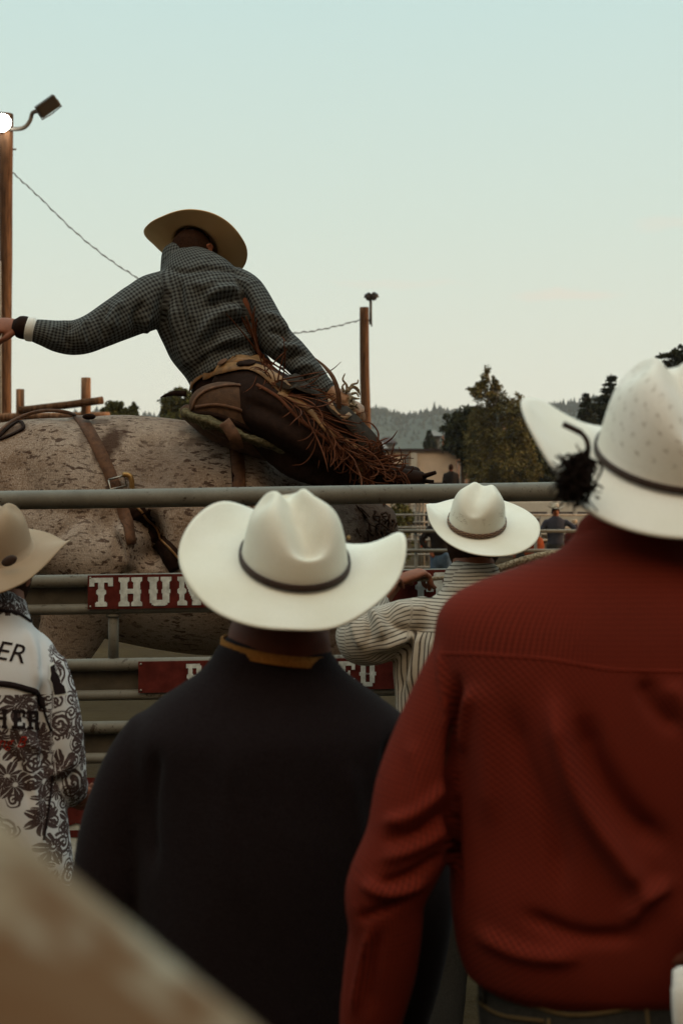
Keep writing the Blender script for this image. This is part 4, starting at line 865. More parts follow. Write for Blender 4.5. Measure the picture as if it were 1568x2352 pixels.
# ================================================================== ARENA BACKGROUND
def vz(z, Y): return 1176 + (CZ - z) * F / Y
def far_person(label, u, Y, shirt, pants='jeans_blue', hatm='hat_far', dz=0.0, pose='stand', group=None, H=1.76, yaw=180, ls=1.0, band='band'):
    s = F / Y; k = H / 1.76
    def q(x, z, r=None, y=0.0): return (u + x * s * k, vz(z * k, Y), Y + y, r) if r else (u + x * s * k, vz(z * k, Y), Y + y)
    T = [(u - .17 * s, u + .17 * s, vz(.93 * k, Y), Y, .12), (u - .165 * s, u + .165 * s, vz(1.08 * k, Y), Y, .115), (u - .19 * s, u + .19 * s, vz(1.28 * k, Y), Y, .13), (u - .17 * s, u + .17 * s, vz(1.42 * k, Y), Y, .10), (u - .065 * s, u + .065 * s, vz(1.50 * k, Y), Y, .065)]
    if pose == 'lean': A = [[q(-.18, 1.40, .06), q(-.30, 1.22, .055, -.05), q(-.42, 1.13, .04, -.25)], [q(.18, 1.40, .06), q(.36, 1.28, .055, -.05), q(.52, 1.14, .04, -.2)]]
    elif pose == 'akimbo': A = [[q(-.18, 1.40, .06), q(-.33, 1.18, .05), q(-.20, 1.00, .04, -.05)], [q(.18, 1.40, .06), q(.33, 1.18, .05), q(.20, 1.00, .04, -.05)]]
    else: A = [[q(-.18, 1.40, .06), q(-.23, 1.15, .05), q(-.24, .92, .04, -.03)], [q(.18, 1.40, .06), q(.23, 1.15, .05), q(.24, .92, .04, -.03)]]
    r, Hd, _, _ = person(label, T, A, q(0, 1.60), shirt, pants, 'person', group, voxel=.02, bvox=.014, hy=(yaw, -4, 0), yaw=yaw, wr=(0.006, 12), seed=int(u), curl=40)
    if hatm: hat(r, Hd + Vector((0, 0, .066)), yaw, 0, 0, M[hatm], [(0, .16, .05), (90, .17, -.01), (180, .16, .05), (270, .17, -.01)], scale=1.0, band=band)
    r.location.z += dz; return r
far_person('dark clothed person with bare head standing on the far platform by the birch', 1035, 45, 'shirt_dark', 'jeans', None, 1.42, yaw=10)
pf = thing('platform', 'dark timber viewing platform under the standing figure', 'platform', (W(1080, 0, 46).x, 46, 0)); px = W(1100, 0, 46).x
put('deck', *box((px, 46.2, 1.36), (3.6, 2.4, 0.12), None, .01), M['bark'], pf, smooth=False)
for a in (-1.6, 1.6):
    for b_ in (-1.0, 1.0): put('post', *box((px + a, 46.2 + b_, 0.65), (0.14, 0.14, 1.3)), M['bark'], pf, smooth=False)
far_person('cowboy in navy shirt and pale hat leaning with both arms spread on the far rail', 1275, 29, 'shirt_navy', 'jeans', 'hat_far', pose='lean', H=1.80)
far_person('person in blue jeans and black shirt at the pipe panels, left of the pair', 1012, 24, 'shirt_dark', 'jeans_blue', 'hat_brown', group=None, H=1.70, pose='akimbo', yaw=200)
far_person('person in blue jeans and maroon shirt at the pipe panels, right of the pair', 1040, 25, 'shirt_maroon', 'jeans_blue', 'hat_brown', H=1.72, yaw=160)
far_person('person in an orange and dark jacket left of the cowboy in navy', 1226, 31, 'shirt_orange', 'jeans', 'hat_brown', H=1.30, yaw=190)
far_person('short person in black beside the orange jacket', 1200, 32, 'shirt_dark', 'jeans', 'hat_brown', H=1.38)
far_person('person in maroon shirt half hidden by the red shirted man\'s shoulder', 1318, 32, 'shirt_maroon', 'jeans', 'hat_brown', H=1.42, yaw=170)
# white stock trailer
tr = thing('stock_trailer', 'long white stock trailer with dark vent slots behind the cowboys', 'trailer', (W(1290, 0, 50).x, 50, 0)); tx = W(1290, 0, 50).x
put('body', *box((tx, 51, 1.27), (4.6, 2.1, 1.45), None, .05), M['white_paint'], tr, smooth=False)
for i in range(5): put('vent', *box((tx - 1.85 + i * .92, 49.93, 1.58), (0.78, 0.03, 0.09)), M['roof_dark'], tr, smooth=False)
for dx in (-.5, .5):
    w = put('wheel', *tube([(tx + dx, 49.95, .36), (tx + dx, 50.2, .36)], .36, 24), M['banner_dark'], tr, smooth=False); put('rim', *tube([(tx + dx, 49.93, .36), (tx + dx, 49.96, .36)], .2, 20), M['metal'], w, smooth=False)
put('fender', *box((tx, 49.92, .82), (2.0, .2, .06), None, .01), M['metal'], tr, smooth=False); put('hitch', *tube([(tx - 2.3, 51, .5), (tx - 3.3, 51, .45)], .05, 8), M['metal'], tr)
# bleacher of aluminium rails
bl = thing('bleacher', 'bare aluminium bleacher frame behind the far pipe panels', 'bleacher', (W(970, 0, 60).x, 61, 0))
xa, xb = W(905, 0, 60).x, W(1165, 0, 60).x
for k in range(5): put('bench', *box(((xa + xb) / 2, 60 + k * .6, .45 + k * .36), (xb - xa, .28, .05)), M['pipe_far'], bl, smooth=False)
for x in np.linspace(xa, xb, 6):
    put('support', *tube([(x, 60, 0), (x, 60, .45), (x, 62.4, 1.89), (x, 62.4, 0)], .035, 6), M['pipe_far'], bl)
for z in (2.25, 2.5): put('guard_rail', *tube([(xa, 62.7, z), (xb, 62.7, z)], .03, 6), M['pipe_far'], bl)
# light scaffold tower
sc_ = thing('scaffold', 'pale pipe scaffold tower rising behind the pipe panels', 'scaffold', (W(962, 0, 38).x, 38, 0))
for u in (955, 963, 972):
    p = W(u, 1156, 38); put('upright', *tube([(p.x, 38, 0), (p.x, 38, 2.6)], .034, 8), M['pipe_far'], sc_)
for z in (1.0, 1.35, 1.9, 2.3): put('crossbar', *tube([(W(948, 0, 38).x, 37.95, z), (W(985, 0, 38).x, 37.95, z)], .024, 6), M['pipe_far'], sc_)
# banner with what can be read of it
bn = thing('banner', 'dark banner with pale letters behind the scaffold', 'banner', (W(958, 0, 44).x, 44, 0)); bxx = W(958, 0, 44).x
put('cloth', *box((bxx, 44, 1.42), (.74, .02, .42), None, .004), M['banner_dark'], bn, smooth=False)
for p_ in (-.36, .36): put('post', *tube([(bxx + p_, 44.03, 0), (bxx + p_, 44.03, 1.7)], .02, 6), M['pipe_far'], bn)
for s_, u in (('ATE', 942), ('LA', 965)):
    tv, tf = text_mesh(s_, .15); tv = np.stack([tv[:, 0] + W(u, 0, 44).x, np.full(len(tv), 43.985), tv[:, 1] + 1.50], 1); put('lettering', tv, tf, M['banner_white'], bn, smooth=False)
def cone_thing(label, u, Y, h=.74):
    c = gp(u, Y); r = thing('traffic_cone', label, 'traffic cone', c, 'orange traffic cones beyond the arena'); P = [c + Vector((0, 0, z * h)) for z in (.04, .35, .36, .55, .56, 1.0)]
    put('cone', *tube(P, [.17 * h / .74, .12, .12, .085, .085, .025], 20), M['orange'], r); put('foot', *box(c + Vector((0, 0, .02)), (.38, .38, .04), None, .01), M['orange'], r, smooth=False)
cone_thing('small orange traffic cone beyond the scaffold, upper one', 948, 128, .78); cone_thing('orange traffic cone below the scaffold between the panel rails', 973, 66, .62)
# mid-ground pipe panels
def panel_fence(label, u0, u1, Y, zs, posts, m='pipe_far', r=.021, group=None):
    xa, xb = W(u0, 0, Y).x, W(u1, 0, Y).x; t = thing('panel_fence', label, 'fence', ((xa + xb) / 2, Y, 0), group)
    for z in zs: put('rail', *tube([(xa, Y, z), (xb, Y, z)], r, 8), M[m], t)
    for u in posts: x = W(u, 0, Y).x; put('post', *tube([(x, Y + .03, 0), (x, Y + .03, zs[0])], r * .8, 8), M[m], t)
    return t
panel_fence('near row of grey pipe panels crossing the arena behind the striped shirt', 500, 1700, 16, (1.405, 1.185, .95, .70, .4), (620, 955, 1230, 1500), 'pipe')
panel_fence('far row of pale pipe panels in front of the trailer', 560, 1400, 34, (1.55, 1.25, .95, .6, .3), (700, 840, 984, 1110, 1240, 1345), 'pipe_far', .025)
mt_ = tree('patch of low dusty brush at the arena edge left of the scaffold', gp(905, 42), [W(905, 1230, 42)], [(900, 1215, 34, 50, 42), (930, 1200, 24, 36, 42), (880, 1250, 30, 40, 42), (930, 1260, 24, 30, 42), (915, 1170, 22, 16, 42)], 5000, 0.06, 'leaf_bush', name='bush', seed=41, trunk_r=(.06, .02)); mt_['category'] = 'bush'
# grandstand added on the right, out of view, to keep low sun off the chutes
gs = thing('unseen_grandstand', 'unseen timber stand added right of the chutes to block low sun', 'unseen_grandstand', (24, -6, 0))
for k in range(9): put('tier', *box((23 + k * .8, -8, (k + 1) * .36), (.8, 44, (k + 1) * .72), None, 0), M['fence_wood'], gs, smooth=False)
put('back_wall', *box((30.6, -8, 3.7), (.3, 44, 7.4)), M['wall_grey'], gs, smooth=False)
put('roof', *box((27, -8, 7.6), (9, 45, .2), (0, R(4), 0)), M['roof_dark'], gs, smooth=False)
for y in np.linspace(-29, 13, 8): put('post', *box((23.3, y, 3.65), (.2, .2, 7.3)), M['fence_wood'], gs, smooth=False)

# ================================================================== NEAR PIPE FENCE
FY = 4.5; SL = -0.0162
fe = thing('pipe_fence', 'grey painted steel pipe fence in front of the bucking horse', 'fence', (0, FY, 0))
def rail_at(v, r, y=FY, nm='rail', u0=-900, u1=2600):
    pts = [W(u, v + SL * u, y) for u in np.linspace(u0, u1, 30)]; vv, ff = tube(pts, r, 24); put(nm, vv + 0.0006 * vnoise(vv, 8, 4)[:, None] * np.array((0, 1, 1)), ff, M['pipe'], fe)
rail_at(1149.5, 0.0300)
def plate(v0, v1, u0=-900, u1=2600, y=FY + .012, m='plate', nm='panel', parent=None, th=.006):
    a, b, c, d = W(u0, v0 + SL * u0, y), W(u1, v0 + SL * u1, y), W(u1, v1 + SL * u1, y), W(u0, v1 + SL * u0, y); o = Vector((0, th, 0))
    return put(nm, [a, b, c, d, a + o, b + o, c + o, d + o], [(0, 3, 2, 1), (4, 5, 6, 7), (0, 1, 5, 4), (1, 2, 6, 5), (2, 3, 7, 6), (3, 0, 4, 7)], M[m], parent if parent else fe, smooth=False)
for a, b in ((1337, 1402), (1531, 1601), (1675, 1745)):
    rail_at(a, .0205); rail_at(b, .0170); plate(a + 12, b - 8)
rail_at(1850, .0205); rail_at(2010, .0205); rail_at(2170, .0205)
for u, va, vb in ((261, 1412, 1520), (-420, 1149, 2420), (1440, 1149, 2420), (2300, 1149, 2420)):
    mb = MB(); p0, p1 = W(u, va, FY + .01), W(u, vb, FY + .01)
    if vb > 2000: p1.z = 0
    vv, ff = tube([p0, p1], .0165 if vb < 2000 else .03, 18); put('brace' if vb < 2000 else 'post', vv, ff, M['pipe'], fe)
mbw = MB()
for vv_ in (1414, 1519): 
    p = W(261, vv_, FY + .005); mbw.add(*ellipsoid(p, (.024, .018, .009), None, 14, 8))
mbw.put('weld', M['pipe'], fe)
# ---- signs
def sign(label, v0, v1, u0, u1, words, lw, lh, name='arena_sign'):
    y = FY - .024; c = W((u0 + u1) / 2, v1 + SL * (u0 + u1) / 2, y); sg = thing(name, label, 'sign', c)
    a = plate(v0, v1, u0, u1, y, 'sign_red', 'board', sg, .004)
    mb = MB()
    for u in (u0 + 6, u1 - 6):
        for v in (v0 + 6, v1 - 6): mb.add(*ellipsoid(W(u, v + SL * u, y - .001), (.004, .003, .004), None, 8, 6))
    mb.put('bolt', M['metal'], sg)
    for ch, ul in words:
        g = glyph(ch); w = lw * (1.25 if ch == 'M' else 1)
        V_, F_ = grid_mesh(g, lambda x, yy: W(ul + x * w, (v1 - (v1 - v0 - lh) / 2 - yy * lh) + SL * (ul + x * w), y - .0005), (0, -.0025, 0))
        put('letter', V_, F_, M['sign_white'], sg, smooth=False)
    return sg
sign('long dark red sign board reading THUNDER in white western letters on the upper pipe pair', 1325, 1403, 202, 1130, [('T', 206), ('H', 273), ('U', 340), ('N', 408), ('D', 475), ('E', 542), ('R', 609), ('M', 953)], 54, 66)
sign('dark red sign board reading PRO RODEO in white western letters on the lower pipe pair', 1525, 1597, 318, 925, [('P', 428), ('R', 478), ('O', 528), ('R', 628), ('O', 678), ('D', 728), ('E', 777), ('O', 825)], 38, 58)
ws = thing('white_sign', 'white sign with a red bar low on the pipe fence beside the printed sleeve', 'sign', W(100, 2010, FY - .03))
plate(1888, 2050, -300, 330, FY - .03, 'sign_white', 'board', ws, .004); plate(1910, 1926, -300, 330, FY - .033, 'sign_red', 'stripe', ws, .002)
rb = thing('red_board', 'dark red scalloped board above the white sign', 'sign', W(100, 1890, FY - .02)); 
us_ = np.linspace(-300, 330, 127); top = [W(u, 1790 + SL * u, FY - .036) for u in us_]; bot = [W(u, 1893 + 6 * abs(math.sin(u / 14.0)) + SL * u, FY - .036) for u in us_]; n_ = len(us_)
fr = [(i, i + n_, i + 1 + n_, i + 1) for i in range(n_ - 1)]; V_ = [tuple(p) for p in top + bot]; V2 = [(x, y + .003, z) for x, y, z in V_]
put('board', V_ + V2, fr + [tuple(q + 2 * n_ for q in reversed(f)) for f in fr], M['sign_red'], rb, smooth=False)

# ================================================================== HORSE
HY = 5.6; pr = lambda q, Y=HY: q / F * Y
ho = thing('bucking_horse', 'spotted roan horse bucking behind the fence with its head down', 'horse', (W(400, 0, HY).x, HY, 0))
hb = MB()
rg = [(-190, 1075, 1210, .15), (-130, 1010, 1300, .25), (-40, 978, 1370, .31), (80, 958, 1400, .335), (200, 952, 1450, .34), (320, 955, 1478, .355), (430, 968, 1498, .375), (530, 990, 1508, .37), (620, 1025, 1500, .345), (710, 1060, 1450, .31), (790, 1085, 1400, .27), (860, 1130, 1340, .19)]
hb.add(*loft([W(u, (t + b) / 2, HY) for u, t, b, d in rg], [(pr((b - t) / 2), d) for u, t, b, d in rg], (0, 1, 0), 48, 5, pw=2.1))
hb.add(*loft([W(-20, 1110, 5.47), W(90, 1210, 5.42), (W(212, 1268, 5.33)), W(212, 1340, 5.36), W(165, 1445, 5.42), W(115, 1560, 5.46), W(75, 1640, 5.5), W(110, 1850, 5.5), W(135, 2010, 5.5)], [(pr(120), .16), (pr(112), .15), (pr(92), .14), (pr(84), .12), (pr(74), .085), (pr(50), .06), (pr(36), .05), (pr(22), .035), (pr(24), .04)], (0, 1, 0), 30, 5))
hb.add(*loft([W(-20, 1110, 5.75), W(60, 1220, 5.78), W(150, 1300, 5.8), W(120, 1420, 5.8), W(40, 1540, 5.78), W(0, 1620, 5.78), W(30, 1850, 5.78), W(60, 2000, 5.78)], [(pr(120), .16), (pr(112), .14), (pr(85), .13), (pr(66), .085), (pr(46), .06), (pr(34), .05), (pr(22), .035), (pr(24), .04)], (0, 1, 0), 26, 5))
for yy, du in ((5.44, 0), (5.78, -40)):
    hb.add(*loft([W(760 + du, 1250, yy), W(770 + du, 1430, yy), W(780 + du, 1560, yy), W(772 + du, 1750, yy), W(775 + du, 1930, yy), W(785 + du, 2060, yy)], [(pr(70), .12), (pr(52), .09), (pr(36), .055), (pr(30), .045), (pr(20), .033), (pr(24), .036)], (0, 1, 0), 24, 4))
hb.add(*loft([W(770, 1185, HY), W(815, 1250, HY), W(832, 1340, HY + .05), W(835, 1440, HY + .12), W(845, 1510, HY + .15)], [(pr(105), .19), (pr(92), .16), (pr(78), .13), (pr(66), .11), (pr(50), .09)], (0, 1, 0), 28, 5))
hb.add(*loft([W(835, 1490, HY + .15), W(822, 1570, HY + .1), W(800, 1660, HY + .05), W(780, 1740, HY), W(772, 1775, HY)], [(pr(52), .095), (pr(60), .09), (pr(44), .065), (pr(34), .052), (pr(30), .045)], (0, 1, 0), 26, 5))
for s in (-.07, .07): hb.add(*loft([W(868, 1500, HY + .15 + s), W(900, 1480, HY + .15 + s * 1.3), W(922, 1455, HY + .15 + s * 1.4)], [.03, .03, .008], (0, 1, 0), 12, 3))
v, f, e = fuse(hb, .012, 6)
v = folds(v, f, [(p_, w_ * .8, h_ * 1.7) for p_, w_, h_ in [([(325, 1175), (350, 1235), (332, 1305)], 30, -.07), ([(200, 1240), (260, 1190), (300, 1120)], 35, -.012), ([(270, 1200), (296, 1250), (286, 1310)], 24, .03), ([(420, 1230), (560, 1270), (700, 1270)], 60, .012),
    ([(80, 1020), (150, 1010), (220, 1040)], 45, .008), ([(700, 1130), (740, 1230), (760, 1320)], 30, -.02), ([(600, 1150), (640, 1250), (690, 1330)], 30, .01), ([(120, 1240), (170, 1200), (200, 1170)], 18, -.010), ([(20, 1050), (60, 1110), (70, 1190)], 40, -.016), ([(120, 1020), (160, 1100), (170, 1180)], 50, .016), ([(-40, 1180), (40, 1260), (110, 1310)], 40, .012), ([(330, 1000), (350, 1060), (345, 1130)], 40, -.014), ([(560, 1080), (600, 1160), (610, 1260)], 40, .014), ([(520, 1100), (545, 1200), (560, 1300)], 26, -.010), ([(640, 1090), (680, 1180), (690, 1280)], 30, -.014), ([(230, 1180), (262, 1230), (268, 1290)], 9, -.004), ([(205, 1195), (238, 1245), (245, 1300)], 8, .003), ([(-60, 1060), (0, 1130), (30, 1220)], 30, -.012), ([(430, 1200), (445, 1280), (440, 1340)], 22, -.008), ([(470, 1210), (485, 1290), (480, 1350)], 20, .006), ([(60, 990), (110, 985), (150, 1000)], 22, .010), ([(390, 1010), (450, 1040), (520, 1060)], 26, -.006)]])
v = v + normals(v, f) * (0.004 * vnoise(v, 9, 5))[:, None]
hbv = bvh(v, f)
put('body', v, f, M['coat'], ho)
for u, Y_ in ((148, 5.5), (72, 5.78), (788, 5.44), (748, 5.78)):
    c = W(u, 2020 if u < 400 else 2068, Y_); put('hoof', *loft([c + Vector((0, 0, .0)), Vector((c.x + .01, c.y, .10)) if c.z > .2 else c - Vector((0, 0, .03)), Vector((c.x + .03, c.y, .0))], [.042, .05, .062], (0, 1, 0), 18, 3), M['hoof'], ho)
# mane and tail: locks of hair
def locks(name, mat, parent, n, rootf, tipf, w=.006, seed=1, wav=.02, sub=7):
    rs = np.random.RandomState(seed); mb = MB()
    for i in range(n):
        a, b = rootf(rs, i), tipf(rs, i); a, b = np.array(tuple(a)), np.array(tuple(b)); L = np.linalg.norm(b - a); k = 5
        pts = [a + (b - a) * t + rs.normal(size=3) * wav * math.sin(math.pi * t) * (1.0 if 0 < t < 1 else 0) - np.array((0, 0, L * .12)) * math.sin(math.pi * t) * 0.5 for t in np.linspace(0, 1, k)]
        mb.add(*ribbon(pts, w * np.linspace(1.0, .35, k), w * .25, [rs.normal(size=3) * .5 + np.array((0, -1, .2)) for _ in range(k)], 3))
    return mb.put(name, M[mat], parent)
def mane_r(rs, i):
    t = rs.uniform(); return W(np.interp(t, [0, .35, .7, 1], [760, 850, 890, 895]), np.interp(t, [0, .35, .7, 1], [1085, 1140, 1260, 1400]), HY + rs.uniform(-.06, .02))
locks('mane', 'mane', ho, 320, mane_r, lambda rs, i: W(rs.uniform(790, 905), rs.uniform(1180, 1420), HY - rs.uniform(.1, .26)), .016, 4, .03)
locks('tail', 'mane', ho, 200, lambda rs, i: W(-185 + rs.uniform(-4, 4), 1090 + rs.uniform(-12, 12), HY), lambda rs, i: W(-320 + rs.uniform(-60, 60), 1500 + rs.uniform(-80, 80), HY + rs.uniform(-.1, .1)), .016, 6, .05)
# tack lying on the horse: flank strap, cinch, rump rope
fs = thing('flank_strap', 'wide brown leather flank strap buckled round the horse\'s loin', 'strap', W(265, 1110, 5.25))
lay(hbv, [(172, 953), (190, 968), (215, 1010), (243, 1065), (262, 1110), (278, 1150), (292, 1200), (300, 1250)], .046, .007, M['leather_strap'], 'strap', fs, .002)
lay(hbv, [(300, 1165), (325, 1180), (360, 1230), (392, 1275), (412, 1305)], .075, .006, M['leather_dark'], 'strap', fs, .004)
lay(hbv, [(318, 1165), (350, 1205), (385, 1248), (418, 1290)], .008, .004, M['chap_tan'], 'cord', fs, .012)
r_ = onto(hbv, 268, 1108, .014)
if r_:
    c, nn = r_; mb = MB(); q = [W(250, 1102, c.y - .01), W(286, 1092, c.y - .01), W(291, 1116, c.y - .01), W(254, 1124, c.y - .01)]; mb.add(*tube(q + [q[0]], .0045, 8)); mb.put('buckle', M['metal'], fs)
    put('buckle_loop', *tube([W(283, 1090, c.y - .01), W(297, 1092, c.y - .014), W(303, 1106, c.y - .014), W(303, 1130, c.y - .01)], .010, 10, 3), M['brass'], fs)
C = [(-20, 1010), (0, 992), (30, 968), (70, 950), (110, 943), (150, 945), (172, 953)]
rp = []
for u, v_ in C:
    r_ = onto(hbv, u, v_ + 4, .008); rp.append(r_[0] if r_ else W(u, v_, HY - .05))
rp[4] = W(108, 943, 5.50); rp[5] = W(148, 946, 5.46)
put('rump_cord', *tube(rp, .0075, 8, 5), M['leather_strap'], fs)
r_ = onto(hbv, 176, 958, .01); 
if r_: put('knot', *ellipsoid(r_[0], (.022, .018, .016), None, 12, 8), M['leather_strap'], fs)
put('knot', *ellipsoid(W(205, 957, 5.44), (.026, .018, .012), None, 12, 8), M['leather_dark'], fs)
lay(hbv, [(-10, 1015), (20, 985), (45, 970), (55, 985), (30, 1000), (0, 1012)], .012, .006, M['leather_dark'], 'loose_cord', fs, .003)

# ================================================================== SADDLE
sa = thing('saddle', 'brown leather bronc saddle strapped on the horse under the rider', 'saddle', W(560, 1000, 5.4))
sb = MB(); sb.add(*ellipsoid(W(546, 948, 5.24), (.185, .050, .108), rotm(0, 0, 14), 40, 26)); sb.add(*ellipsoid(W(540, 965, 5.5), (.16, .22, .10), rotm(0, 0, 14), 40, 26)); sb.add(*loft([W(428, 945, 5.4), W(500, 985, 5.36), W(600, 1020, 5.34), W(700, 1050, 5.34), W(780, 1078, 5.36)], [(.03, .06), (.05, .08), (.055, .085), (.05, .08), (.03, .06)], (0, 1, 0), 24, 5))
v, f, e = fuse(sb, .009, 4); v = v + normals(v, f) * (.003 * vnoise(v, 16, 3))[:, None]; sbv = bvh(v, f); put('seat', v, f, M['leather'], sa)
for pts, w, m_ in (([(440, 945), (452, 915), (480, 895), (530, 885), (580, 893), (620, 918), (645, 955), (655, 1000)], .011, 'leather_strap'), ([(450, 935), (500, 930), (560, 945), (620, 975), (680, 1020), (740, 1062)], .012, 'leather_strap'), ([(445, 950), (500, 955), (570, 985), (640, 1025), (700, 1062)], .02, 'leather_dark')):
    lay(sbv, pts, w, .005, M[m_], 'piping', sa, .001)
fm = MB(); fm.add(*loft([W(436, 955, 5.27), W(462, 964, 5.22), W(505, 980, 5.20), W(560, 1003, 5.19), W(620, 1024, 5.21), W(670, 1044, 5.24), W(710, 1060, 5.29)], [(.019, .05), (.021, .05), (.019, .05), (.016, .05), (.013, .05), (.011, .045), (.008, .03)], (0, 1, 0), 22, 6))
v, f, e = fuse(fm, .007, 2); v = v + normals(v, f) * (.007 * vnoise(v, 75, 7) + .003 * vnoise(v, 160, 8))[:, None]; put('pad', v, f, M['fleece'], sa)
lay(hbv, [(534, 1000), (540, 1015), (545, 1060), (550, 1110), (552, 1180), (550, 1260), (545, 1340), (540, 1420)], .050, .008, M['leather_strap'], 'cinch', sa, .003)
lay(hbv, [(522, 985), (527, 1010), (532, 1060), (537, 1110), (540, 1160)], .010, .005, M['leather_dark'], 'cinch_edge', sa, .006)
put('latigo', *ribbon([W(515, 968, 5.14), W(527, 985, 5.13), W(540, 1008, 5.13), W(546, 1032, 5.17)], .045, .006, None, 4), M['leather_strap'], sa)
put('tie_strap', *ribbon([W(428, 905, 5.42), W(405, 903, 5.44), (W(385, 907, 5.46)), W(369, 913, 5.47)], [.022, .020, .014, .003], .004, None, 4), M['leather_dark'], sa)
# ================================================================== RIDER
rd = thing('person', 'bareback-style bronc rider in grey checked shirt, fringed chaps and tan straw hat, left arm flung out', 'rider', W(520, 950, 5.55))
rd['label'] = 'bronc rider in grey checked shirt, fringed chaps and tan straw hat, one arm flung out'
HR = W(450, 566, 5.66); HA = (-24, -42, 9); Rh = hatm(*HA); Hh = HR + Vector(Rh @ np.array((0, 0, -.064)))
sh = MB(); inf = []
sh.add(*loft([W(532, 872, 5.55), W(512, 830, 5.55), W(488, 780, 5.55), (W(472, 725, 5.55)), W(455, 670, 5.56), W(437, 630, 5.58), W(426, 606, 5.6), W(422, 596, 5.62)], [(pr(92), .125), (pr(92), .125), (pr(104), .14), (pr(112), .15), (pr(108), .14), (pr(86), .115), (pr(58), .085), (pr(44), .07)], (0, 1, 0), 40, 6, info=inf, pw=2.2))
for ch in ([(395, 672, 5.53, .095), (350, 690, 5.5, .102), (290, 722, 5.46, .088), (235, 753, 5.42, .073), (180, 775, 5.4, .066), (140, 773, 5.38, .060), (105, 764, 5.36, .050), (80, 758, 5.35, .044)],
           [(530, 655, 5.55, .085), (566, 675, 5.53, .084), (604, 735, 5.5, .080), (640, 785, 5.48, .070), (672, 812, 5.47, .064), (706, 850, 5.46, .055), (738, 893, 5.46, .046)]):
    sh.add(*loft([W(u, v, Y) for u, v, Y, r in ch], [r for *_, r in ch], (0, 1, 0), 26, 6, info=inf))
S = [([(545, 640), (562, 690), (575, 745), (592, 790)], 9, -.016), ([(560, 635), (585, 690), (610, 740)], 12, .007), ([(470, 690), (500, 668), (540, 664), (565, 680)], 10, .013), ([(480, 705), (510, 688), (545, 690)], 8, -.012),
     ([(455, 790), (480, 740), (520, 715), (565, 712)], 12, .014), ([(470, 800), (500, 760), (545, 745), (575, 745)], 9, -.013), ([(470, 830), (505, 790), (550, 775), (590, 778)], 12, .013), ([(450, 850), (480, 815), (520, 800), (570, 800)], 8, -.012), ([(470, 860), (520, 828), (580, 815)], 9, .010),
     ([(380, 660), (372, 710), (385, 760), (405, 800)], 12, -.012), ([(400, 690), (400, 750), (420, 810), (435, 850)], 12, .010), ([(430, 640), (432, 690), (440, 740)], 9, .007), ([(415, 650), (418, 700), (425, 750)], 7, -.007),
     ([(330, 690), (310, 730), (318, 775)], 9, -.012), ([(345, 720), (335, 750), (345, 785)], 8, .010), ([(285, 690), (262, 720), (262, 760)], 9, .010), ([(250, 700), (235, 735), (240, 785)], 8, -.010), ([(205, 730), (190, 760), (200, 800)], 7, .009), ([(165, 742), (150, 770), (160, 800)], 8, -.009), ([(130, 745), (118, 770), (128, 795)], 7, .007),
     ([(610, 720), (640, 735), (660, 765)], 8, .010), ([(615, 760), (645, 765), (665, 790)], 7, -.011), ([(635, 800), (660, 795), (690, 800)], 8, .010), ([(655, 830), (685, 815), (705, 815)], 7, -.009), ([(670, 850), (700, 838), (722, 842)], 7, .007), ([(690, 880), (715, 865), (738, 862)], 6, -.006),
     ([(380, 612), (420, 625), (480, 618), (540, 625), (575, 645)], 6, -.006), ([(500, 640), (470, 655), (440, 650)], 10, .007)]
v, f, e = fuse(sh, .0062, 3)
bd = MB()
bd.add(*loft([W(545, 900, 5.55), W(488, 780, 5.56), W(455, 670, 5.57), W(432, 625, 5.6)], [(.13, .10), (.14, .11), (.14, .10), (.08, .07)], (0, 1, 0), 24, 4))
bd.add(*loft([W(430, 625, 5.6), W(432, 590, 5.62), Hh + Vector((-.01, -.01, -.03))], [.072, .062, .060], (0, 1, 0), 20, 4)); head_shape(bd, Hh, Rh)
for ch in ([(395, 672, 5.53, .06), (290, 722, 5.46, .05), (180, 775, 5.4, .042), (80, 758, 5.35, .030), (52, 752, 5.345, .027)], [(530, 655, 5.55, .06), (604, 735, 5.5, .05), (672, 812, 5.47, .042), (738, 893, 5.46, .03), (756, 905, 5.455, .027)]):
    bd.add(*loft([W(u, v_, Y) for u, v_, Y, r in ch], [r for *_, r in ch], (0, 1, 0), 18, 5))
LEG1 = [(545, 890, 5.42), (620, 935, 5.26), (715, 985, 5.17), (800, 1035, 5.15), (862, 1088, 5.15)]; LEG2 = [(545, 890, 5.68), (640, 915, 5.88), (720, 950, 5.98), (800, 1020, 6.0), (850, 1075, 6.0)]
for L in (LEG1, LEG2): bd.add(*loft([W(*p) for p in L] + [W(L[-1][0] + 60, L[-1][1] + 8, L[-1][2])], [.09, .08, .06, .05, .04, .035], (0, 1, 0), 18, 5))
hand_shape(bd, W(52, 752, 5.345), (-.93, .1, .10), (.05, .75, -.60), 58, 1.0, 1); hand_shape(bd, W(762, 908, 5.455), (.80, .05, -.42), (-.25, .35, -.9), 62, 1.12, 1)
bv_, bf_, be_ = fuse(bd, .0045, 2); put('body', bv_, bf_, M['skin'], rd)
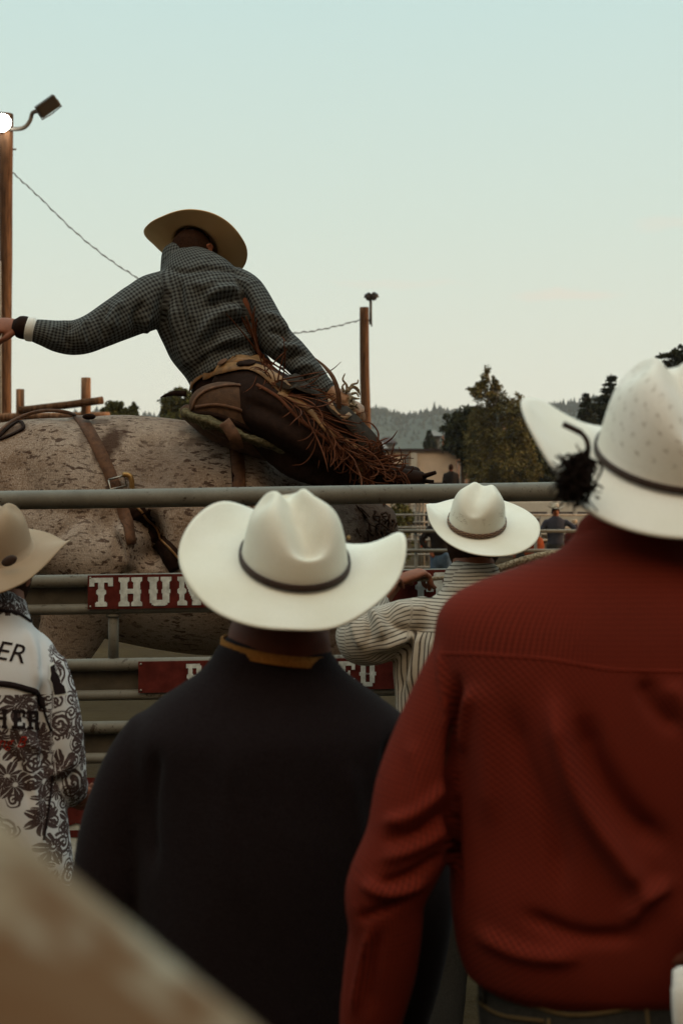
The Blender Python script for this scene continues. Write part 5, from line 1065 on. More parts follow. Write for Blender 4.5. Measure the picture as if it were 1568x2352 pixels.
# shirt
pat = limb_attr(v, inf); n_ = normals(v, f); v = v + n_ * (.007 * vnoise(v, 17, 12) + .003 * vnoise(v, 42, 13))[:, None]; v = folds(v, f, [(p, w * 1.05, h * 1.7) for p, w, h in S]); rsv = bvh(v, f)
shirt = put('shirt', v, f, M['gingham'], rd, attr={'pat': pat})
ci = []; cm = MB(); cm.add(*loft([W(428, 622, 5.6), W(425, 606, 5.605), W(423, 588, 5.615), W(424, 578, 5.62)], [(pr(62), .096), (pr(56), .090), (pr(52), .082), (pr(48), .076)], (0, 1, 0), 30, 4, info=ci)); cv, cf, ce = fuse(cm, .006, 3); cv += normals(cv, cf) * (.002 * vnoise(cv, 30, 2))[:, None]; put('collar', cv, cf, M['gingham'], shirt, attr={'pat': limb_attr(cv, ci)})
put('cuff', *loft([W(80, 757, 5.35), W(70, 756, 5.35), W(64, 755, 5.35)], [.046, .047, .046], (0, 1, 0), 24, 3), M['white_cloth'], rd)
put('glove_cuff', *loft([W(66, 754, 5.348), W(52, 752, 5.346), W(42, 750, 5.344)], [.043, .044, .040], (0, 1, 0), 24, 3), M['leather_dark'], rd)
ci = []; cm = MB(); cm.add(*loft([W(722, 872, 5.46), W(738, 893, 5.458), W(744, 900, 5.456)], [.049, .050, .050], (0, 1, 0), 24, 3, info=ci)); cv = cm.V(); put('cuff', cv, cm.f, M['gingham'], rd, attr={'pat': limb_attr(cv, ci)})
put('wrist_tape', *tube([W(745, 899, 5.455), W(753, 904, 5.455)], .0315, 18), M['pink'], rd)
# glove on the riding hand and the frayed rein it grips
gm = MB(); hand_shape(gm, W(762, 908, 5.455), (.80, .05, -.42), (-.25, .35, -.9), 62, 1.36, 1); gm.add(*loft([W(752, 903, 5.455), W(768, 912, 5.455), W(790, 926, 5.455)], [.036, .040, .048], (0, 1, 0), 18, 3)); gv_, gf_, ge_ = fuse(gm, .0045, 2); put('glove', gv_, gf_, M['glove'], rd)
rn = thing('rein', 'frayed braided rein held in the rider\'s gloved hand', 'rope', W(800, 950, 5.45))
put('rope', *tube([W(792, 905, 5.44), W(805, 925, 5.43), W(815, 950, 5.44), W(808, 985, 5.46), W(800, 1030, 5.5), W(830, 1120, 5.55), W(838, 1220, 5.44), W(812, 1400, 5.45), W(790, 1700, 5.5)], [.014, .016, .016, .014, .012, .011, .011, .011, .011], 10, 5), M['rope'], rn)
fr_ = MB()
for pts in ([(795, 903), (796, 885), (787, 872), (792, 858)], [(800, 900), (808, 884), (820, 880), (822, 872)], [(798, 898), (812, 888), (823, 895), (826, 908)], [(806, 905), (818, 903), (824, 912)], [(795, 897), (803, 890), (815, 892), (824, 903)], [(812, 930), (822, 938), (818, 952)], [(808, 935), (815, 955), (812, 968)], [(803, 940), (806, 960), (800, 972)], [(812, 915), (826, 916)], [(790, 900), (786, 888), (792, 880)]):
    fr_.add(*tube([W(u, v_, 5.42) for u, v_ in pts], np.linspace(.006, .0025, len(pts)), 6, 4))
for i in range(26):
    a = rs.uniform(0, 1); p = W(804 + rs.uniform(-10, 10), 930 + rs.uniform(-20, 26), 5.42 + rs.uniform(-.02, .02)); q = p + Vector((rs.uniform(-.01, .035), rs.uniform(-.02, .01), rs.uniform(-.07, .01))); fr_.add(*tube([p, (p + q) / 2 + Vector((rs.uniform(-.01, .01), 0, rs.uniform(-.01, .01))), q], [.006, .005, .002], 5, 3))
fr_.put('frayed_end', M['rope'], rn)
hair_cap(rd, Hh, Rh, 1.0)
hat(rd, HR, *HA, M['hat_rider'], [(0, .208, .004), (22, .206, .004), (50, .19, .01), (90, .18, .02), (130, .20, .085), (158, .21, .082), (180, .222, .048), (205, .205, .0), (232, .185, -.012), (270, .180, .0), (310, .188, .006), (338, .200, .0)], a=.104, b=.088, h=.118, band='band')
# chaps
cm = MB(); ci = []
cm.add(*loft([W(*p) for p in LEG1] + [W(884, 1108, 5.15)], [(pr(78, 5.3), .12), (pr(80, 5.3), .12), (pr(72, 5.2), .105), (pr(60, 5.2), .095), (pr(48, 5.2), .085), (pr(34, 5.2), .07)], (0, 1, 0), 30, 6, info=ci))
cm.add(*loft([W(*p) for p in LEG2], [(pr(70), .11), (pr(62), .10), (pr(58), .09), (pr(52), .085), (pr(46), .08)], (0, 1, 0), 26, 5))
cm.add(*loft([W(575, 965, 5.27), W(670, 1030, 5.23), W(765, 1078, 5.19), W(838, 1100, 5.16)], [(pr(34), .05), (pr(58), .045), (pr(48), .045), (pr(26), .04)], (0, 1, 0), 26, 5))
cm.add(*loft([W(545, 905, 5.55), W(532, 870, 5.55), W(522, 848, 5.55)], [(pr(98), .15), (pr(98), .145), (pr(92), .135)], (0, 1, 0), 34, 4, pw=2.2))
v, f, e = fuse(cm, .009, 4); v = v + normals(v, f) * (.006 * vnoise(v, 11, 4) + .002 * vnoise(v, 40, 8))[:, None]
v = folds(v, f, [([(600, 860), (660, 900), (720, 950), (790, 1000)], 14, -.012), ([(640, 860), (700, 895), (760, 935), (820, 990)], 16, .012), ([(560, 950), (640, 990), (720, 1040), (800, 1080)], 16, .014), ([(560, 920), (640, 955), (700, 990)], 12, -.012)])
cbv = bvh(v, f); ch_o = put('chaps', v, f, M['leather_dark'], rd)
lay(cbv, [(436, 890), (452, 868), (480, 848), (520, 832), (560, 824), (600, 830)], .060, .004, M['chap_tan'], 'chap_yoke', ch_o, .002)
lay(cbv, [(470, 862), (520, 848), (580, 846), (630, 872), (665, 905)], .050, .003, M['chap_tan'], 'chap_yoke', ch_o, .006)
for (u, v_), rr, m_ in (((572, 840), .024, 'leather_dark'), ((556, 842), .016, 'leather_dark'), ((515, 838), .020, 'leather_strap')):
    q = onto(cbv, u, v_, .014)
    if q: put('concho', *ellipsoid(q[0], (rr * 1.2, .006, rr), np.array(q[1].to_track_quat('Y', 'Z').to_matrix()), 16, 8), M[m_], ch_o)
lay(cbv, [(655, 872), (700, 892), (750, 920), (800, 962), (842, 1010), (860, 1050)], .100, .003, M['chap_grey'], 'chap_panel', ch_o, .002)
lay(cbv, [(640, 905), (690, 930), (715, 950), (750, 990), (800, 1020), (835, 1045)], .020, .004, M['chap_tan'], 'chap_trim', ch_o, .006)
lay(cbv, [(745, 905), (765, 945), (785, 962), (800, 955)], .016, .004, M['chap_tan'], 'chap_trim', ch_o, .008)
lay(cbv, [(790, 1010), (820, 1050), (832, 1085), (830, 1105)], .020, .004, M['chap_tan'], 'chap_trim', ch_o, .006)
lay(cbv, [(590, 885), (640, 915), (690, 965), (750, 1010), (800, 1060)], .012, .004, M['fringe'], 'chap_trim', ch_o, .004)
# fringe
def strand(rs, P0, d0, L, w, curlv, k=7):
    p = np.array(tuple(P0)); d = nrm(np.array(d0, float)); out = [p.copy()]; ax = nrm(rs.normal(size=3) * .35 + np.array((0, 1.0, 0))); c = rs.normal() * curlv
    for i in range(k):
        a = c * (.35 + .9 * i / k) + rs.normal() * (.05 + curlv * .12); d = d * math.cos(a) + np.cross(ax, d) * math.sin(a); p = p + d * L / k; out.append(p.copy())
    return ribbon(out, w * np.concatenate([np.full(len(out) - 2, 1.0), [.8, .35]]), .0022, [np.array((0, -1, .25)) + rs.normal(size=3) * .45 for _ in out], 3)
def bundle(a, b, n, d, L, w, spreadv, curlv, seed, m='fringe', y=(0, 0), mb=None, more=False):
    rs = np.random.RandomState(seed); mb = mb or MB(); n = int(n * .95); w = w * 1.0; L = L * 1.15; curlv = curlv * .85
    for i in range(n):
        t = rs.uniform(); u, v_ = a[0] + (b[0] - a[0]) * t, a[1] + (b[1] - a[1]) * t; q = onto(cbv, u + rs.normal() * 3, v_ + rs.normal() * 3, .006); P0 = q[0] if q else W(u, v_, 5.14 + y[0])
        mb.add(*strand(rs, P0, np.array(d) + rs.normal(size=3) * spreadv, L * rs.uniform(.5, 1.15), w * rs.uniform(.7, 1.3), curlv))
    if not more: mb.put('fringe', M[m], ch_o)
FB = MB()
bundle((592, 800), (606, 850), 12, (-.42, -.2, .9), .19, .006, .08, .06, 1, mb=FB, more=True); bundle((600, 855), (640, 890), 7, (.1, -.2, 1), .10, .005, .3, .3, 2, mb=FB, more=True)
bundle((600, 820), (650, 890), 44, (.70, -.12, -.72), .22, .0055, .14, .12, 3, mb=FB); bundle((640, 880), (700, 935), 40, (.68, -.15, -.72), .20, .005, .18, .16, 4)
bundle((680, 920), (750, 975), 40, (.68, -.15, -.72), .19, .005, .18, .2, 5); bundle((740, 970), (810, 1030), 40, (.6, -.2, -.75), .15, .005, .22, .28, 6)
bundle((800, 1030), (855, 1085), 50, (.8, -.2, -.1), .13, .005, .3, .5, 7); bundle((845, 1055), (880, 1095), 34, (1, -.15, .22), .12, .0055, .22, .62, 8); bundle((600, 860), (760, 990), 20, (.1, -.2, -.95), .12, .004, .3, .3, 9); bundle((760, 1010), (860, 1090), 26, (.2, -.2, -.8), .08, .005, .35, .35, 10)
bundle((620, 880), (800, 1040), 30, (.75, -.3, -.5), .26, .0045, .3, .25, 14)
put('chap_strap', *ribbon([W(772, 975, 5.12), W(778, 940, 5.10), W(776, 900, 5.08), W(764, 866, 5.08), W(745, 842, 5.1), W(724, 823, 5.12)], [.018, .018, .017, .015, .011, .003], .006, None, 6), M['leather_strap'], ch_o)
for sgn, L in ((1, LEG1), (-1, LEG2)):
    a, b_, c = W(L[-1][0] + 2, L[-1][1] + 4, L[-1][2]), W(L[-1][0] + 50, L[-1][1] + 10, L[-1][2] - .01), W(L[-1][0] + 108, L[-1][1] + 12, L[-1][2] - .02)
    mb = MB(); mb.add(*loft([a, b_, c], [(.045, .045), (.040, .042), (.028, .035)], (0, 1, 0), 20, 5)); mb.add(*loft([b_ - Vector((.02, 0, .01)), b_ - Vector((.0, 0, .06))], [.03, .028], (0, 1, 0), 14, 2)); mv, mf, me_ = fuse(mb, .007, 3); put('boot', mv, mf, M['leather_dark'], rd)
spur = put('spur', *tube([W(958, 1095, 5.13), W(978, 1092, 5.10), W(1000, 1085, 5.08)], [.008, .009, .007], 8, 3), M['leather_dark'], rd); put('spur', *tube([W(958, 1102, 5.13), W(975, 1105, 5.12), W(996, 1106, 5.12)], [.008, .008, .006], 8, 3), M['leather_dark'], rd)

# ================================================================== SPECTATORS
# ---- white hat, black jacket
def coat_extra(root, sv, sf):
    ring = [[], []]
    for k in range(40):
        a = 2 * math.pi * k / 40
        for q, (dz, dr) in enumerate(((-.012, .001), (.0055, -.001))): ring[q].append(W(636, 1489, 2.4) + Vector(((.0955 + dr) * math.cos(a), (.0945 + dr) * math.sin(a), .006 * math.sin(a) - .014 * math.cos(a) + dz)))
    o_ = [np.array([tuple(p) for p in q]) for q in ring]; cen = o_[0].mean(axis=0); inn = [(q - cen) * np.array((.955, .955, 1)) + cen for q in o_]
    v_ = np.concatenate(o_ + inn); f_ = [(k, (k + 1) % 40, 40 + (k + 1) % 40, 40 + k) for k in range(40)] + [(40 + k, 40 + (k + 1) % 40, 120 + (k + 1) % 40, 120 + k) for k in range(40)] + [(80 + (k + 1) % 40, 80 + k, 120 + k, 120 + (k + 1) % 40) for k in range(40)]
    put('shirt_collar', v_, f_, M['gold_knit'], root)
r_c, Hc, _, _ = person('man in black jacket and plain white hat with dark band, seen from behind', [(340, 916, 2480, 2.4, .15), (330, 926, 2250, 2.4, .155), (315, 941, 2000, 2.4, .155), (310, 946, 1820, 2.4, .15), (300, 956, 1700, 2.4, .145), (325, 931, 1648, 2.4, .13), (385, 871, 1600, 2.4, .11), (462, 794, 1543, 2.4, .09), (492, 764, 1504, 2.4, .088), (496, 760, 1490, 2.4, .084)],
    [[(375, 1690, 2.4, .062), (320, 1780, 2.4, .066), (272, 1920, 2.4, .066), (245, 2080, 2.4, .060), (250, 2230, 2.45, .050), (290, 2360, 2.5, .040)], [(880, 1690, 2.4, .062), (915, 1790, 2.4, .066), (945, 1930, 2.4, .064), (960, 2080, 2.4, .060), (955, 2230, 2.45, .050), (930, 2360, 2.5, .040)]],
    (655, 1352, 2.40), 'black', 'jeans', hat_at=((676, 1292, 2.40), (18, 27, 4)), voxel=.009, bvox=.009, neck=(642, 1480, 2.40), neck_r=.090, hy=(14, 8, 0), skin='skin_dark', wr=(.004, 9), seed=4, garment_name='jacket', extra=coat_extra,
    strokes=[([(900, 1680), (885, 1800), (900, 1950)], 14, -.014), ([(360, 1720), (345, 1850), (350, 2000)], 16, -.014), ([(860, 2050), (900, 1950), (940, 1900)], 18, .01), ([(540, 1700), (520, 1900), (560, 2100)], 30, .006), ([(800, 1750), (820, 1900), (870, 2100)], 24, .009)])
h1 = hat(r_c, W(676, 1292, 2.40), 18, 27, 4, M['hat_white'], [(0, .184, .048), (18, .186, .040), (40, .178, -.015), (62, .176, -.050), (90, .18, -.03), (115, .185, .01), (135, .188, .040), (156, .190, .036), (180, .194, .016), (205, .192, .0), (228, .190, -.016), (250, .188, -.020), (270, .186, -.018), (292, .188, -.016), (315, .188, .006), (338, .186, .026)], a=.104, b=.090, h=.124, crease=.044, taper=.20, slope=.34)
q = hatm(18, 27, 4) @ np.array((.086, -.02, .050)); put('eyelet', *ellipsoid(W(676, 1292, 2.40) + Vector(q), (.003, .003, .003), None, 8, 6), M['brass'], h1)
# ---- red shirt
seamf = lambda u: np.interp(u, [960, 1100, 1250, 1400, 1568, 1850], [1498, 1502, 1512, 1538, 1542, 1500])
def red_split(ctr, pc):
    uv = proj(ctr); return np.where((pc[:, 2] < .5) & (uv[:, 1] > seamf(uv[:, 0])), 1, 0)
def red_extra(root, sv, sf):
    pb = bvh(sv, sf); pts = [(u, float(seamf(np.array(u)))) for u in range(985, 1800, 30)]
    lay(pb, pts, .003, .0007, M['red'], 'yoke_seam', root, .0002, 2)
    ci = []; cm = MB(); cm.add(*loft([W(1438, 1268, 1.9), W(1440, 1238, 1.902), W(1441, 1205, 1.905)], [(.078, .075), (.071, .066), (.067, .060)], (0, 1, 0), 34, 5, info=ci)); cv, cf, ce = fuse(cm, .006, 3); put('collar', cv, cf, M['red'], root, attr={'pat': limb_attr(cv, ci)})
RS = [([(1265, 1600), (1290, 1720), (1340, 1850), (1420, 1970), (1500, 2080)], 34, .020), ([(1330, 1640), (1370, 1760), (1440, 1870), (1530, 1950)], 40, -.016), ([(1475, 1560), (1500, 1620), (1560, 1680)], 26, -.010), ([(1530, 1570), (1570, 1620), (1610, 1700)], 26, .008), ([(1170, 1620), (1210, 1760), (1270, 1900), (1300, 2050)], 36, -.009), ([(1100, 1560), (1110, 1700), (1130, 1900)], 40, .007),
      ([(1050, 1560), (1040, 1700), (1038, 1900), (1045, 2080)], 15, -.022), ([(1085, 1580), (1070, 1650), (1060, 1730)], 16, .010), ([(1010, 1480), (1020, 1600), (1030, 1700)], 12, .008), ([(880, 1890), (950, 1870), (1030, 1800)], 18, .014), ([(880, 1930), (960, 1910), (1030, 1860)], 13, -.014), ([(875, 1975), (950, 1950), (1035, 1900)], 16, .012), ([(870, 2030), (940, 2010), (1020, 1960)], 14, -.013),
      ([(830, 2030), (900, 2050), (980, 2020)], 20, .016), ([(820, 2110), (880, 2090), (960, 2050)], 13, -.012), ([(850, 2130), (830, 2220), (810, 2330)], 10, .012), ([(870, 2140), (855, 2230), (850, 2330)], 12, -.008), ([(1090, 2140), (1200, 2190), (1330, 2200)], 26, .010), ([(1200, 2100), (1330, 2150), (1460, 2150)], 24, -.010), ([(1440, 2120), (1480, 2060), (1540, 2030)], 24, .014), ([(940, 1700), (960, 1780), (955, 1860)], 24, .006)]
r_d, Hd_, _, dtr = person('tall man in textured dark red shirt and large vented white hat, seen from behind', [(1068, 1798, 2228, 1.9, .135), (1048, 1818, 2160, 1.9, .145), (1036, 1830, 2050, 1.9, .15), (1034, 1832, 1900, 1.9, .15), (1026, 1840, 1720, 1.9, .155), (1000, 1866, 1570, 1.9, .15), (995, 1871, 1465, 1.9, .14), (1010, 1856, 1398, 1.9, .125), (1065, 1801, 1352, 1.9, .11), (1178, 1688, 1309, 1.9, .095), (1278, 1588, 1272, 1.9, .08), (1316, 1550, 1240, 1.9, .072)],
    [[(1085, 1500, 1.9, .052), (1030, 1620, 1.89, .055), (965, 1790, 1.88, .057), (935, 1930, 1.875, .056), (884, 2045, 1.88, .054), (884, 2130, 1.89, .049), (872, 2230, 1.91, .049), (850, 2350, 1.93, .042), (845, 2440, 1.96, .036)], [(1770, 1500, 1.9, .052), (1830, 1620, 1.89, .055), (1870, 1790, 1.88, .056), (1850, 1950, 1.84, .055), (1720, 2100, 1.76, .050), (1690, 2150, 1.72, .046), (1640, 2180, 1.71, .044)]],
    (1475, 1130, 1.93), 'red', 'jeans', hat_at=((1548, 1058, 1.93), (9, 27, 3)), voxel=.0065, bvox=.009, neck=(1445, 1240, 1.905), neck_r=.060, hy=(8, 10, 0), hs=1.0, skin='skin_dark', wr=(.0035, 10), seed=7, strokes=[(p, w * .72, h * (.85 if p[0][0] < 1000 else 1.15)) for p, w, h in RS], split=red_split, mats=[M['red'], M['red_diag']], extra=red_extra, handd=[None, (.1, .9, -.5)])
dbv = bvh(*dtr)
for pts in ([(1085, 2290), (1150, 2330), (1250, 2345)], [(1200, 2300), (1300, 2330), (1420, 2320), (1540, 2285)], [(1260, 2340), (1262, 2400)], [(1480, 2290), (1490, 2380)], [(1100, 2262), (1300, 2288), (1480, 2280)]): lay(dbv, pts, .004, .0012, M['seam'], 'seam', r_d, .0015, 5)
for u in (1110, 1345): lay(dbv, [(u, 2240), (u + 2, 2300)], .016, .004, M['jeans'], 'belt_loop', r_d, .002, 3)
q = onto(dbv, 1037, 2285, .003)
if q: put('rivet', *ellipsoid(q[0], (.005, .003, .005), None, 10, 6), M['brass'], r_d)
HD = (W(1548, 1058, 1.93), 9, 27, 3)
h2 = hat(r_d, *HD, M['hat_vented'], [(0, .205, .065), (30, .205, .05), (60, .20, .0), (90, .19, -.01), (112, .195, -.045), (126, .20, -.018), (140, .208, .022), (156, .213, .047), (172, .213, .062), (190, .210, .055), (206, .206, .030), (225, .204, -.006), (245, .198, -.018), (270, .190, -.018), (295, .198, -.002), (315, .204, .012), (338, .206, .046)], a=.112, b=.106, h=.142, crease=.046, taper=.16, slope=.30, bandh=(.004, .013))
# bar, cord and dark feather tuft on the band
Rd = rotm(9, 27, 3)
put('stampede_bar', *tube([W(1292, 974, 1.80), W(1312, 983, 1.80), W(1334, 994, 1.80)], .0042, 8, 3), M['band'], h2)
put('cord', *tube([W(1334, 994, 1.80), W(1346, 1010, 1.80), W(1350, 1030, 1.80), W(1347, 1055, 1.80)], .0035, 8, 4), M['band'], h2)
fm = MB(); fm.add(*loft([W(1345, 1050, 1.80), W(1325, 1080, 1.79), W(1312, 1110, 1.785), W(1302, 1140, 1.785)], [.008, .014, .016, .010], (0, 1, 0), 20, 4)); fv, ff, fe_ = fuse(fm, .004, 2)
fv = fv + normals(fv, ff) * (.003 * vnoise(fv * np.array((1, 1, .4)), 160, 2))[:, None]; tuft = put('feather', fv, ff, M['feather'], h2)
locks('plume', 'feather', tuft, 420, lambda rs, i: W(1342 + rs.uniform(-10, 8), 1056 + rs.uniform(-10, 30), 1.78 + rs.uniform(-.01, .02)), lambda rs, i: W(1312 + rs.normal() * 20 - (14 if i % 5 == 0 else 0), 1118 + rs.normal() * 24 - (40 if i % 5 == 0 else 0), 1.78 + rs.uniform(-.02, .02)), .0042, 3, .006)
# cloth hanging from the hip pocket at the picture edge
wc = MB(); wc.add(*loft([W(1566, 2228, 1.70), W(1570, 2285, 1.69), W(1576, 2360, 1.69), W(1582, 2440, 1.70)], [(.011, .008), (.016, .010), (.018, .010), (.022, .010)], (0, 1, 0), 18, 4)); cv, cf, ce = fuse(wc, .004, 2); cv += normals(cv, cf) * (.003 * vnoise(cv * np.array((1, 1, .25)), 120, 2))[:, None]
tag(put('hand_towel', cv, cf, M['white_cloth']), 'white cloth hanging at the red shirted man\'s right hip', 'cloth')
# ---- striped shirt
def stripe_extra(root, sv, sf):
    ci = []; cm = MB(); cm.add(*loft([W(1085, 1338, 4.05), W(1084, 1324, 4.05), W(1083, 1306, 4.05)], [(.088, .080), (.081, .070), (.076, .064)], (0, 1, 0), 30, 4, info=ci)); cv, cf, ce = fuse(cm, .006, 2)
    p = limb_attr(cv, ci); p[:, 2] = 3; put('collar', cv, cf, M['stripes'], root, attr={'pat': p})
ES = [([(885, 1400), (900, 1430), (940, 1450), (985, 1440)], 10, -.013), ([(900, 1385), (935, 1400), (990, 1400)], 14, .010), ([(850, 1400), (870, 1430), (880, 1470)], 9, .016), ([(835, 1390), (845, 1430), (850, 1480)], 7, -.012), ([(810, 1410), (815, 1450), (830, 1490)], 8, .010), ([(870, 1490), (920, 1470), (950, 1450)], 10, .014), ([(850, 1510), (900, 1510), (940, 1490)], 8, -.012), ([(960, 1450), (950, 1520), (935, 1590)], 8, .010), ([(945, 1460), (930, 1530), (920, 1590)], 7, -.010), ([(1000, 1345), (1060, 1350), (1130, 1340)], 6, .006), ([(990, 1460), (985, 1520), (980, 1600)], 9, .008)]
r_e, He, _, _ = person('man in fine striped shirt and beaded white hat leaning on the fence', [(915, 1275, 1900, 4.05, .12), (912, 1275, 1750, 4.05, .125), (908, 1275, 1600, 4.05, .135), (905, 1275, 1510, 4.05, .135), (925, 1258, 1440, 4.05, .13), (955, 1228, 1395, 4.05, .115), (1000, 1180, 1358, 4.05, .09), (1024, 1150, 1330, 4.05, .078), (1030, 1145, 1312, 4.05, .07)],
    [[(985, 1425, 4.05, .075), (920, 1440, 4.03, .078), (855, 1462, 4.02, .080), (828, 1462, 4.05, .072), (842, 1425, 4.15, .058), (862, 1388, 4.25, .046)], [(1200, 1425, 4.05, .075), (1270, 1440, 4.03, .075), (1330, 1462, 4.02, .075), (1345, 1455, 4.1, .065), (1320, 1400, 4.25, .055), (1290, 1350, 4.32, .045)]],
    (1088, 1230, 4.07), 'stripes', 'jeans', hat_at=((1094, 1203, 4.07), (-16, 27, 3)), voxel=.0075, bvox=.0055, neck=(1086, 1300, 4.06), neck_r=.060, hy=(-14, 12, 0), skin='skin', wr=(.005, 15), seed=11, strokes=[(p, w, h * 1.3) for p, w, h in ES], extra=stripe_extra, handd=[(.36, .55, .62), (-.2, .3, .3)], palm=[(.3, .6, -.6), (0, .5, -.8)], curl=50, arm_shrink=.50)
# rope hand lying on the rail
EH = MB(); EH.add(*loft([W(858, 1394, 4.26), W(885, 1360, 4.33), W(905, 1338, 4.38)], [.036, .031, .027], (0, 1, 0), 18, 4)); hand_shape(EH, W(905, 1338, 4.38), (.78, .35, .28), (.1, .1, -1), 48, 1.05, 1)
ev_, ef_, ee_ = fuse(EH, .0045, 2); put('forearm', ev_, ef_, M['skin'], r_e)
rp = thing('rope', 'taut pale fibre rope running past the striped collar above the sign', 'rope', W(1100, 1310, 4.38))
rpts = [W(910, 1330, 4.40), W(960, 1331, 4.40), W(1010, 1328, 4.40), W(1080, 1318, 4.38), W(1150, 1304, 4.36), W(1200, 1288, 4.36), W(1250, 1276, 4.36), W(1300, 1272, 4.36), W(1400, 1268, 4.38)]
C = catmull(np.array([tuple(p) for p in rpts]), 22); mb = MB(); rr_ = np.interp(C[:, 0], [W(1080, 0, 4.4).x, W(1160, 0, 4.4).x], [.006, .0125]); T_ = np.arange(len(C))
for k in range(3):
    a = T_ * .85 + k * 2.094; mb.add(*tube(C + np.stack([0 * a, np.cos(a), np.sin(a)], 1) * rr_[:, None] * .5, list(rr_ * .62), 8))
mb.put('strand', M['rope'], rp)
h3 = hat(r_e, W(1094, 1203, 4.07), -16, 27, 3, M['hat_lined'], [(0, .180, .006), (22, .180, .004), (45, .184, .0), (68, .184, .0), (90, .175, .0), (130, .16, .0), (160, .15, .03), (180, .146, .050), (203, .150, .030), (226, .158, .012), (250, .17, .0), (270, .180, -.004), (300, .182, -.008), (330, .182, -.002)], a=.096, b=.081, h=.116, crease=.024, taper=.12, band='beads', bandh=(.003, .016), dent=.15)
# ---- printed shirt
def print_extra(root, sv, sf):
    pb = bvh(sv, sf)
    def decal(V, Fc, m, nm, lift=.0018):
        out = []; ok = 0
        for x, z in V:
            u, v_ = x, z; q = onto(pb, u, v_, lift)
            if q is None: q = (W(u, v_, 3.4), None)
            else: ok += 1
            out.append(tuple(q[0]))
        put(nm, out, Fc, M[m], root, smooth=False)
    tv, tf = text_mesh('ER', 62, .35); decal([(x - 14 + .02 * y, 1512 - y + x * .18) for x, y, z in tv], tf, 'ink', 'script_print')
    tv, tf = text_mesh('ng B', 36, .4); decal([(x - 6, 1716 - y) for x, y, z in tv], tf, 'ink_red', 'script_print')
    for ch, ul in (('H', -12), ('E', 28), ('R', 62)):
        V_, F_ = grid_mesh(glyph(ch), lambda x, y: Vector((ul + x * 30, 0, 1672 - y * 44 + (ul + x * 30) * .05)), (0, 0, 0)); F_ = [q for q in F_ if len(set(q)) == 4]
        decal([(p[0], p[2]) for p in V_], F_[:], 'ink', 'block_print')
    bp = [(114, 1532), (124, 1526), (126, 1542), (134, 1552), (138, 1566), (136, 1574), (146, 1576), (151, 1592), (124, 1596), (119, 1570), (114, 1560), (116, 1548)]
    cx_, cy_ = np.mean([p[0] for p in bp]), np.mean([p[1] for p in bp]); bp2 = [(cx_ + (x - cx_) * 1.22, cy_ + (y - cy_) * 1.16) for x, y in bp]
    decal([(cx_, cy_)] + bp2, [(0, 1 + i, 1 + (i + 1) % 12) for i in range(12)], 'white_cloth', 'badge_border', .002); decal([(cx_, cy_)] + bp, [(0, 1 + i, 1 + (i + 1) % 12) for i in range(12)], 'ink', 'badge', .0035)
    for pts, w in (([(-60, 1398), (0, 1402), (40, 1408), (72, 1428), (110, 1448), (148, 1470)], .007), ([(-40, 1568), (20, 1572), (60, 1582), (85, 1592), (100, 1625)], .014), ([(100, 1600), (104, 1640), (118, 1680)], .006), ([(120, 1780), (112, 1850), (100, 1930)], .006)): lay(pb, pts, w, .001, M['ink'], 'piping', root, .002, 5)
r_f, Hf, _, _ = person('man in white scroll-printed shirt and tan felt hat at the left edge', [(-170, 168, 2075, 3.5, .125), (-165, 160, 1960, 3.5, .13), (-152, 142, 1800, 3.5, .13), (-150, 138, 1640, 3.5, .14), (-155, 143, 1545, 3.5, .135), (-130, 122, 1480, 3.5, .115), (-90, 88, 1440, 3.5, .095), (-55, 66, 1410, 3.5, .08), (-48, 58, 1382, 3.5, .072)],
    [[(-100, 1530, 3.5, .062), (-130, 1650, 3.5, .060), (-140, 1780, 3.5, .056), (-110, 1830, 3.7, .045)], [(92, 1530, 3.5, .066), (122, 1630, 3.5, .064), (136, 1720, 3.5, .060), (143, 1785, 3.52, .056), (158, 1812, 3.60, .046)]],
    (2, 1312, 3.52), 'paisley', 'jeans', hat_at=((-8, 1268, 3.52), (-14, 24, -2)), voxel=.008, bvox=.0065, neck=(6, 1385, 3.51), neck_r=.056, hy=(-20, 6, 0), skin='skin', wr=(.004, 13), seed=17, extra=print_extra, handd=[None, (.35, .75, -.45)], curl=45,
    strokes=[([(60, 1440), (80, 1500), (90, 1580)], 10, .008), ([(90, 1440), (100, 1490), (96, 1560)], 8, -.008), ([(100, 1560), (95, 1660), (105, 1780)], 8, -.016), ([(110, 1780), (140, 1770), (175, 1740)], 8, .010), ([(115, 1800), (150, 1795), (180, 1770)], 7, -.010), ([(20, 1640), (60, 1700), (110, 1730)], 12, .010), ([(0, 1700), (50, 1760), (70, 1850)], 12, -.010), ([(30, 1700), (70, 1790), (90, 1900)], 12, .010)])
hat(r_f, W(-8, 1268, 3.52), -14, 24, -2, M['hat_brown'], [(0, .186, .026), (30, .178, -.018), (60, .18, -.02), (90, .18, -.01), (130, .185, .03), (180, .185, .05), (225, .19, .01), (270, .185, -.026), (300, .180, -.014), (325, .172, .008), (345, .176, .026)], a=.104, b=.086, h=.125, crease=.030, taper=.16, band=None)
put('hat_badge', *ellipsoid(W(22, 1288, 3.40), (.020, .004, .012), rotm(0, 0, -25), 16, 8), M['band'], r_f)
put('bracelet', *tube([W(176, 1824, 3.66) + Vector((.030 * math.cos(a), .014 * math.sin(a), .030 * math.sin(a))) for a in np.linspace(0, 6.283, 20)], .004, 6), M['leather_strap'], r_f)
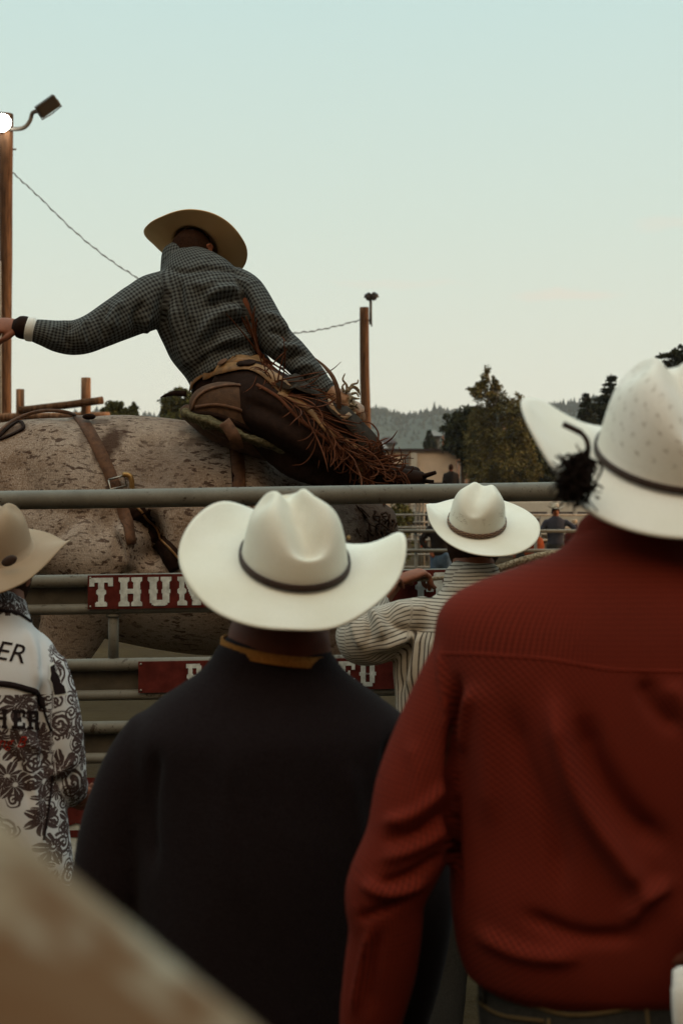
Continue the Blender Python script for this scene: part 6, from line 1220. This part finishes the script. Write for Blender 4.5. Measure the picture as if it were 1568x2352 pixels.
# ---- very near shoulder, far out of focus
gr = thing('person', 'blurred near bystander in beige and brown shirt, only a shoulder showing', 'person', (-.33, .62, 0))
gm = MB(); gi = []
gm.add(*loft([(-.34, .66, .92), (-.34, .66, 1.15), (-.34, .65, 1.33), (-.335, .64, 1.44), (-.325, .63, 1.50), (-.32, .62, 1.545)], [(.18, .13), (.175, .125), (.19, .14), (.17, .12), (.11, .09), (.072, .07)], (0, 1, 0), 30, 5, info=gi))
gm.add(*loft([(-.235, .62, 1.462), (-.15, .585, 1.404), (-.030, .555, 1.326), (.045, .56, 1.25), (.02, .62, 1.16), (-.05, .68, 1.10)], [.072, .071, .066, .060, .050, .04], (0, 1, 0), 26, 6, info=gi))
gm.add(*loft([(-.45, .64, 1.42), (-.54, .64, 1.25), (-.57, .66, 1.08), (-.53, .74, .96)], [.068, .062, .052, .04], (0, 1, 0), 24, 6, info=gi))
bd = MB(); bd.add(*loft([(-.34, .66, .92), (-.34, .65, 1.33), (-.32, .63, 1.5)], [(.15, .1), (.16, .11), (.07, .06)], (0, 1, 0), 20, 4)); bd.add(*loft([(-.32, .62, 1.5), (-.32, .61, 1.58), (-.32, .63, 1.66)], [.06, .056, .056], (0, 1, 0), 18, 4)); head_shape(bd, (-.32, .645, 1.70), rotm(0, 0, 0))
for A_, s_ in (([(-.235, .62, 1.455), (-.045, .555, 1.315), (.02, .56, 1.24), (-.06, .68, 1.10), (-.075, .71, 1.085)], 1), ([(-.45, .64, 1.42), (-.57, .66, 1.08), (-.53, .74, .96), (-.525, .76, .945)], -1)):
    bd.add(*loft(A_, [.05] * (len(A_) - 1) + [.027], (0, 1, 0), 16, 4)); hand_shape(bd, A_[-1], (-.3 * s_, .8, -.1), (0, .2, -1), 40, 1, s_)
LG = [[(-.34 + s * .09, .66, .93), (-.34 + s * .10, .67, .50), (-.34 + s * .11, .66, .1)] for s in (-1, 1)]
for l in LG: bd.add(*loft(l, [.08, .05, .036], (0, 1, 0), 16, 5))
v, f, e = fuse(bd, .009, 3); put('body', v, f, M['skin'], gr)
v, f, e = fuse(gm, .009, 4); pt = limb_attr(v, gi); v = v + normals(v, f) * (.004 * vnoise(v, 14, 3))[:, None]; put('shirt', v, f, M['plaid'], gr, attr={'pat': pt})
pm = MB(); pm.add(*loft([(-.34, .66, .97), (-.34, .66, .85), (-.34, .66, .76)], [(.165, .125), (.18, .13), (.16, .11)], (0, 1, 0), 24, 3))
for l in LG: pm.add(*loft(l, [.105, .082, .07], (0, 1, 0), 20, 5))
v, f, e = fuse(pm, .012, 3); put('trousers', v, f, M['jeans'], gr); boots(gr, [l[-1] for l in LG], 0); hair_cap(gr, (-.32, .645, 1.70), rotm())
gr.scale = (1.036, 1.036, 1.041); gr.location.x += .0155; gr.location.y -= .19
# ================================================================== AIR
hz = bpy.data.materials.new('evening_haze'); hz.use_nodes = True; ht = hz.node_tree; ht.nodes.clear(); hvn = ht.nodes.new('ShaderNodeVolumePrincipled'); hon = ht.nodes.new('ShaderNodeOutputMaterial'); ht.links.new(hvn.outputs[0], hon.inputs['Volume'])
hvn.inputs['Color'].default_value = (.74, .86, 1.0, 1); hvn.inputs['Density'].default_value = .00016; hvn.inputs['Anisotropy'].default_value = 0.0
if HAZE_TOP: tag(put('haze', *box((0, 1380, HAZE_TOP / 2 - .5), (3100, 3500, HAZE_TOP + 1)), hz, smooth=False), kind='stuff')
